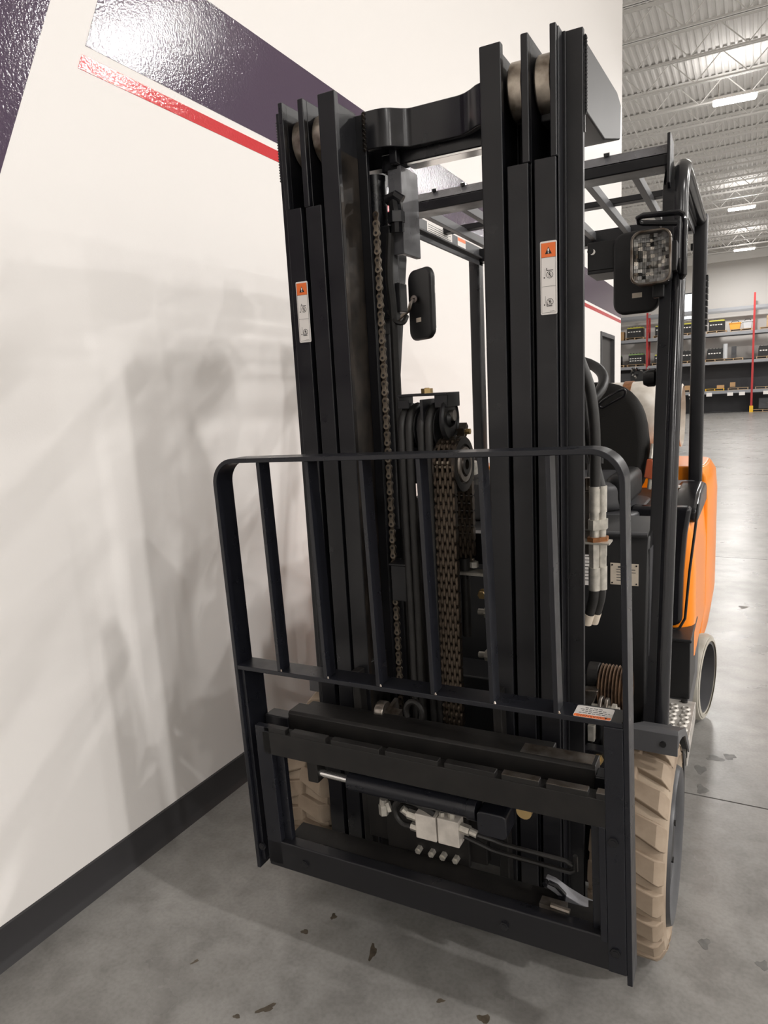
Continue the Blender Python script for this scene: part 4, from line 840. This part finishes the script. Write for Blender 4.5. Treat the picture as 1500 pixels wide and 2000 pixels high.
part('grab_handle', MB().tube(sm([(0.150, 1.40, 1.360), (0.185, 1.385, 1.385), (0.225, 1.375, 1.405), (0.245, 1.375, 1.405), (0.240, 1.38, 1.385), (0.20, 1.39, 1.365), (0.160, 1.405, 1.345)], 4, True), 0.0045, 8, True), 'gloss', se)
part('belt_tongue', MB().prism(rrect(0.05, 0.03, 0.006, 3, 0.408, 1.43), 'z', 1.045, 1.052).prism(rrect(0.03, 0.05, 0.006, 3, 0.395, 1.40), 'z', 1.030, 1.040), 'chrome', se)
part('rear_console', MB().prism([(1.18, 0.93), (1.18, 0.965), (1.30, 1.00), (1.70, 1.04), (1.80, 1.02), (1.80, 0.93)], 'x', 0.34, 0.470), 'plasticgrey', FK, bevel=0.02, seg=3)

# ---------------- orange body
def plan(x, y0, y1, r0, n=6):
    """half plan outline on the right side, rounded front corner"""
    return arc(x - r0, y0 + r0, r0, 0, -90, n)
hz0, hz1 = 0.600, 0.955
def hood_outline(inset=0.0):
    R0 = 0.075
    q = [(0.505-inset, 1.98), (0.505-inset, 1.15+R0)] + [(0.505-R0 + (R0-inset)*cos(radians(-a)), 1.15+R0 + (R0-inset)*sin(radians(-a))) for a in range(0, 91, 15)]
    return q + [(-x, y) for x, y in q[::-1]]
hd = MB(); ol = hood_outline(); n = len(ol)
levels = [(0.0, 0.485), (0.0, 0.60), (0.002, 0.80), (0.012, 0.92), (0.030, 0.965), (0.060, 0.985)]
vs = []
for ins, z in levels: vs += [(x, y, z) for x, y in hood_outline(ins)]
fs = [list(range(n))[::-1], list(range((len(levels)-1)*n, len(levels)*n))]
for i in range(len(levels)-1): fs += [(i*n+j, i*n+(j+1) % n, (i+1)*n+(j+1) % n, (i+1)*n+j) for j in range(n)]
hd.add(vs, fs)
hood = part('hood', hd, 'orange', FK, sharp=40, bevel=0.006)
# black front panel with rounded lower corner and the dark seam that follows it
fp = MB()
outl = [(0.30, 1.02), (0.30, 0.615), (0.435, 0.615)] + arc(0.440, 0.645, 0.030, -90, 0, 5) + [(0.472, 0.80), (0.480, 0.93), (0.492, 1.02)]
fp.prism(outl, 'y', 1.118, 1.175)
part('front_panel', fp, 'gloss', hood, bevel=0.014, seg=3)
sp = [(0.30, 1.120, 0.598), (0.435, 1.122, 0.598), (0.462, 1.130, 0.608), (0.478, 1.140, 0.640), (0.488, 1.150, 0.80), (0.500, 1.170, 0.93), (0.507, 1.20, 1.02)]
part('seat_deck', MB().box(-0.440, 0.440, 1.185, 1.76, 0.975, 1.000), 'plastic', hood, bevel=0.006)
part('panel_seam', MB().tube(sp, 0.0045, 8), 'plastic', hood)
part('shoulder_panel', MB().prism([(1.22, 0.95), (1.22, 1.00), (1.36, 1.040), (1.58, 1.050), (1.70, 1.035), (1.72, 0.95)], 'x', 0.415, 0.507), 'gloss', hood, bevel=0.018, seg=3)
part('shoulder_panel', MB().prism([(1.22, 0.95), (1.22, 1.00), (1.36, 1.040), (1.58, 1.050), (1.70, 1.035), (1.72, 0.95)], 'x', -0.507, -0.415), 'gloss', hood, bevel=0.018, seg=3)
# counterweight: broad orange casting behind
cwp = [(0.505, 1.80), (0.523, 1.90), (0.527, 2.05)] + arc(0.40, 2.20, 0.125, 0, 90, 6)
def cw_out(k, dy=0): q = [(x*k, y+dy if y > 1.85 else y) for x, y in cwp]; return q + [(-x, y) for x, y in q[::-1]]
cwm = MB(); lv = [(0.90, 0.30, -0.06), (0.965, 0.36, -0.02), (1.0, 0.50, 0.0), (1.0, 0.95, 0.0), (0.985, 1.04, -0.01), (0.94, 1.085, -0.03)]
n = len(cw_out(1)); vs = []
for k, z, dy in lv: vs += [(x, y, z) for x, y in cw_out(k, dy)]
cwm.add(vs, [list(range(n))[::-1], list(range((len(lv)-1)*n, len(lv)*n))] + [(i*n+j, i*n+(j+1) % n, (i+1)*n+(j+1) % n, (i+1)*n+j) for i in range(len(lv)-1) for j in range(n)])
cw = part('counterweight', cwm, 'orange', FK, bevel=0.010, seg=3, sharp=40)
part('tow_pin', MB().cyl((0, 2.30, 0.50), (0, 2.30, 0.62), 0.018, 14).box(-0.06, 0.06, 2.26, 2.33, 0.51, 0.53), 'dirty', cw)
# gas tank lying across the counterweight
tk = part('gas_tank', MB().lathe([(0.02, -0.36), (0.10, -0.345), (0.145, -0.31), (0.158, -0.27), (0.158, 0.20), (0.150, 0.245), (0.12, 0.275), (0.06, 0.295), (0.02, 0.30)], (0.02, 2.06, 1.285), 'x', 40, closed=False), 'tank', FK)
part('tank_collar', MB().lathe([(0.128, 0.245), (0.134, 0.245), (0.134, 0.350), (0.139, 0.362), (0.130, 0.366), (0.128, 0.350)], (0.02, 2.06, 1.285), 'x', 40), 'tank', tk)
part('tank_valve', MB().cyl((0.31, 2.06, 1.285), (0.36, 2.06, 1.285), 0.022, 12), 'brass', tk)
part('tank_saddle', MB().prism([(1.92, 1.08), (2.20, 1.08), (2.20, 1.16), (2.06, 1.125), (1.92, 1.16)], 'x', -0.22, -0.15).prism([(1.92, 1.08), (2.20, 1.08), (2.20, 1.16), (2.06, 1.125), (1.92, 1.16)], 'x', 0.13, 0.20), 'plastic', tk, bevel=0.003)
for xx in (-0.18, 0.16): part('tank_strap', MB().lathe([(0.159, -0.018), (0.162, -0.018), (0.162, 0.018), (0.159, 0.018)], (xx, 2.06, 1.285), 'x', 40), 'rust' if xx > 0 else 'steel', tk)

# ---------------- overhead guard
og = part('overhead_guard', MB().prism([(0.900, 2.016), (0.897, 2.046), (0.985, 2.060), (0.985, 2.016)], 'x', -0.44, 0.436), 'black', FK, bevel=0.004, label='black overhead guard')
part('bar_lit_face', MB().prism([(0.8965, 2.0465), (0.930, 2.080), (0.985, 2.080), (0.985, 2.060)], 'x', -0.44, 0.427), 'bracket', og, bevel=0.002)  # lighter grey paints the light from above on the bar's sloping face
for bx_ in (-0.285, -0.185, 0.02, 0.26): part('bar_bolt', MB().cyl((bx_, 0.925, 2.078), (bx_, 0.922, 2.086), 0.009, 6), 'gloss', og)
for s in (-1, 1):
    xo = s*0.4575; lab = None
    pth = [(0.615, 0.47), (0.665, 0.70), (0.875, 1.66), (0.926, 1.895)] + [(1.056 + 0.133*cos(radians(a)), 1.885 + 0.135*sin(radians(a)) + 0.02) for a in (168, 150, 130, 112, 97)] + [(1.12, 2.041), (1.78, 2.035)]
    po = part('front_post', MB().tube([(xo, y, z) for y, z in pth], 0.0235, 16), 'gloss', FK)
    web_f = [(y-0.012, z) for y, z in pth[:5]]; 
    L_ = [Vector((y-0.020, z+0.004)) for y, z in pth[:9]]; R2_ = [Vector((y+0.040, z-0.010)) for y, z in pth[:9]]
    part('post_web', MB().strip(L_, R2_, 'x', s*0.4150, s*0.4480), 'black', po, bevel=0.003)
    part('post_foot', MB().box(s*0.41, s*0.485, 0.585, 0.68, 0.462, 0.474).box(s*0.41, s*0.42, 0.60, 0.70, 0.42, 0.50), 'greymetal', po, bevel=0.002)
    part('side_rail', MB().box(s*0.434, s*0.440, 1.06, 1.80, 1.985, 2.062).box(s*0.420, s*0.446, 1.06, 1.80, 2.012, 2.02), 'greymetal', og, bevel=0.002)
    part('rear_post', MB().prism(rrect(0.050, 0.062, 0.010, 4, s*0.459, 1.775), 'z', 0.975, 2.055), 'black', FK, bevel=0.002)
    part('end_fin', MB().prism([(0.885, 1.965), (0.885, 2.095), (0.900, 2.100), (0.985, 2.095), (0.985, 1.99), (0.92, 1.955)], 'x', s*0.427, s*0.4355), 'black', og, bevel=0.002)
for xb in (-0.345, -0.210, -0.075, 0.060, 0.195, 0.330): part('roof_bar', MB().box(xb-0.010, xb+0.010, 0.965, 1.800, 2.018, 2.048), 'greymetal', og, bevel=0.002)
part('roof_cross_bar', MB().box(-0.436, 0.436, 1.345, 1.385, 2.046, 2.066), 'black', og, bevel=0.002)
part('rear_roof_bar', MB().box(-0.450, 0.450, 1.755, 1.815, 2.000, 2.056), 'black', og, bevel=0.003)
lab1 = part('roof_label', MB().box(-0.4342, -0.4330, 1.19, 1.435, 2.022, 2.060), 'paper', og, label='white label inside the left roof rail')
m_ = MB()
for k in range(4): m_.box(-0.4331, -0.4326, 1.20, 1.42-0.03*(k % 2), 2.0295+k*0.0075, 2.0315+k*0.0075)
part('fine_print', m_, 'plasticgrey', lab1)
lab2 = part('roof_label', MB().box(-0.4342, -0.4330, 1.495, 1.585, 2.018, 2.060), 'paper', og, label='small label with orange band')
part('label_band', MB().box(-0.4331, -0.4325, 1.497, 1.583, 2.046, 2.059), 'lorange', lab2)
# louvred strip on the outside of the right rear post
rp_ = MB()
for k in range(9): rp_.box(0.484, 0.490, 1.752, 1.80, 1.62+k*0.024, 1.638+k*0.024)
part('ladder_strip', rp_, 'plastic', og)
part('post_clip', MB().box(0.425, 0.436, 1.765, 1.785, 1.93, 1.955), 'plastic', og)
# box under the roof, work lamp, lamp guard rod, mirrors
part('wiper_box', MB().box(0.198, 0.42, 0.955, 1.0, 1.768, 1.850).box(0.198, 0.42, 0.955, 1.10, 1.758, 1.768).cyl((0.208, 0.953, 1.825), (0.208, 0.949, 1.825), 0.010, 12), 'plastic', og, bevel=0.003)
part('box_rivet', MB().cyl((0.2135, 0.954, 1.822), (0.2135, 0.950, 1.822), 0.0085, 14), 'paper', og)
la = part('work_lamp', MB().prism(rrect(0.098, 0.136, 0.022, 6, 0.4000, 1.757), 'y', 0.838, 0.880), 'plastic', FK, bevel=0.012, seg=3)
rr_o, rr_i = rrect(0.100, 0.138, 0.023, 6, 0.4000, 1.757), rrect(0.094, 0.132, 0.020, 6, 0.4000, 1.757)
part('lamp_shell', MB().strip([Vector(q) for q in rr_o+rr_o[:1]], [Vector(q) for q in rr_i+rr_i[:1]], 'y', 0.803, 0.845), 'plastic', la)
part('lamp_bezel', MB().strip([Vector(q) for q in rrect(0.104, 0.142, 0.025, 6, 0.4000, 1.757)+[rrect(0.104, 0.142, 0.025, 6, 0.4000, 1.757)[0]]], [Vector(q) for q in rrect(0.092, 0.130, 0.020, 6, 0.4000, 1.757)+[rrect(0.092, 0.130, 0.020, 6, 0.4000, 1.757)[0]]], 'y', 0.784, 0.806), 'steel', la, bevel=0.002)
lms = [MB(), MB(), MB()]; NX, NZ = 9, 13
for i in range(NX):
    for j in range(NZ):
        x0 = 0.355 + 0.090*i/NX; x1 = x0 + 0.090/NX; z0 = 1.693 + 0.128*j/NZ; z1 = z0 + 0.128/NZ
        dxy = ((x0+x1)/2-0.400)/0.045; dz = ((z0+z1)/2-1.757)/0.064
        yy = 0.832 - 0.028*min(1, dxy*dxy + dz*dz); t1, t2 = random.uniform(-.005, .005), random.uniform(-.004, .004)
        q = random.random(); k = 1 if (abs(dz) > 0.45 and q < 0.75) else (2 if q > (0.88 if abs(dz) > 0.45 else 0.66) else (1 if q < 0.2 else 0))
        lms[k].add([(x0, yy+t1, z0), (x1, yy-t1, z0), (x1, yy-t2, z1), (x0, yy+t2, z1)], [(0, 1, 2, 3)])
for k, nm in enumerate(('reflector', 'reflector_glint', 'reflector_dim')): part('lamp_reflector', lms[k], nm, la, sharp=1)  # bright and dim facets scattered to imitate sparkle in the lamp
lz = MB().prism(rrect(0.094, 0.132, 0.020, 6, 0.4000, 1.757), 'y', 0.787, 0.7905)
for k in range(7): lz.box(0.360+0.0115*k, 0.362+0.0115*k, 0.7905, 0.7925, 1.70, 1.815)
for z in (1.713, 1.728, 1.788, 1.802): lz.box(0.357, 0.443, 0.7905, 0.7935, z, z+0.003)
part('lamp_lens', lz, 'lens', la, bevel=0.001)
part('lamp_bulb', MB().lathe([(0.001, -0.020), (0.007, -0.017), (0.009, -0.008), (0.009, 0.01), (0.001, 0.012)], (0.405, 0.822, 1.742), 'y', 14, closed=False), 'bulb', la)
part('lamp_arm', MB().box(0.40, 0.43, 0.835, 0.86, 1.655, 1.695).box(0.44, 0.462, 0.83, 0.90, 1.72, 1.80), 'plastic', la, bevel=0.003)
part('guard_rod', MB().tube([(0.463, 0.88, 1.755), (0.476, 0.825, 1.700), (0.482, 0.815, 1.705), (0.482, 0.815, 1.845), (0.478, 0.815, 1.860), (0.466, 0.815, 1.867), (0.375, 0.815, 1.873), (0.362, 0.822, 1.870), (0.362, 0.835, 1.862), (0.372, 0.845, 1.860), (0.458, 0.86, 1.850)], 0.0078, 10), 'gloss', og)
def mirror(xc, yc, zc, w_, h_, lab, yaw, tilt, tagpos, rr=0.035):
    T = Matrix.Translation((xc, yc, zc)) @ Matrix.Rotation(radians(yaw), 4, 'Z') @ Matrix.Rotation(radians(tilt), 4, 'X')
    q = []
    for x_, z_ in rrect(w_, h_, rr, 6): q.append((x_, z_))
    r_ = part('rear_view_mirror', MB().prism(q, 'y', -0.012, 0.012).xf(T), 'plastic', FK, bevel=0.010, seg=3, label=lab)
    part('mirror_glass', MB().prism(rrect(w_-0.016, h_-0.016, rr-0.008, 6), 'y', 0.0121, 0.014).xf(T), 'mirrorglass', r_)
    part('mirror_tag', MB().box(tagpos[0]-0.014, tagpos[0]+0.014, -0.0131, -0.0122, tagpos[1]-0.007, tagpos[1]+0.007).xf(T), 'tag', r_)
    return r_, T
rm, T = mirror(0.343, 0.945, 1.745, 0.135, 0.235, 'black rear view mirror behind the work lamp', -6, 0, (0.004, -0.066))
part('mirror_stem', MB().tube([(0.405, 0.93, 1.70), (0.43, 0.90, 1.66), (0.445, 0.885, 1.60), (0.452, 0.882, 1.56)], [0.012, 0.010, 0.012, 0.016], 10).box(0.43, 0.455, 0.86, 0.90, 1.59, 1.67), 'plastic', rm, bevel=0.002)
lmr, T = mirror(-0.335, 0.90, 1.722, 0.132, 0.232, 'black rear view mirror hanging left of the mast opening', -30, 0, (-0.004, -0.050), 0.034)
part('mirror_stem', MB().tube(sm([(-0.358, 0.885, 1.738), (-0.362, 0.87, 1.725), (-0.370, 0.87, 1.705), (-0.392, 0.87, 1.690), (-0.420, 0.88, 1.672), (-0.440, 0.90, 1.64)]), 0.0065, 10).lathe([(0.004, -0.008), (0.012, -0.008), (0.012, 0.000), (0.004, 0.000)], (-0.355, 0.888, 1.740), 'y', 16), 'steel', lmr)
part('post_knob', MB().lathe([(0.002, -0.03), (0.018, -0.03), (0.024, -0.018), (0.024, 0.0), (0.010, 0.01), (0.008, 0.04)], (0.408, 0.845, 1.435), 'x', 20, closed=False), 'plastic', FK)
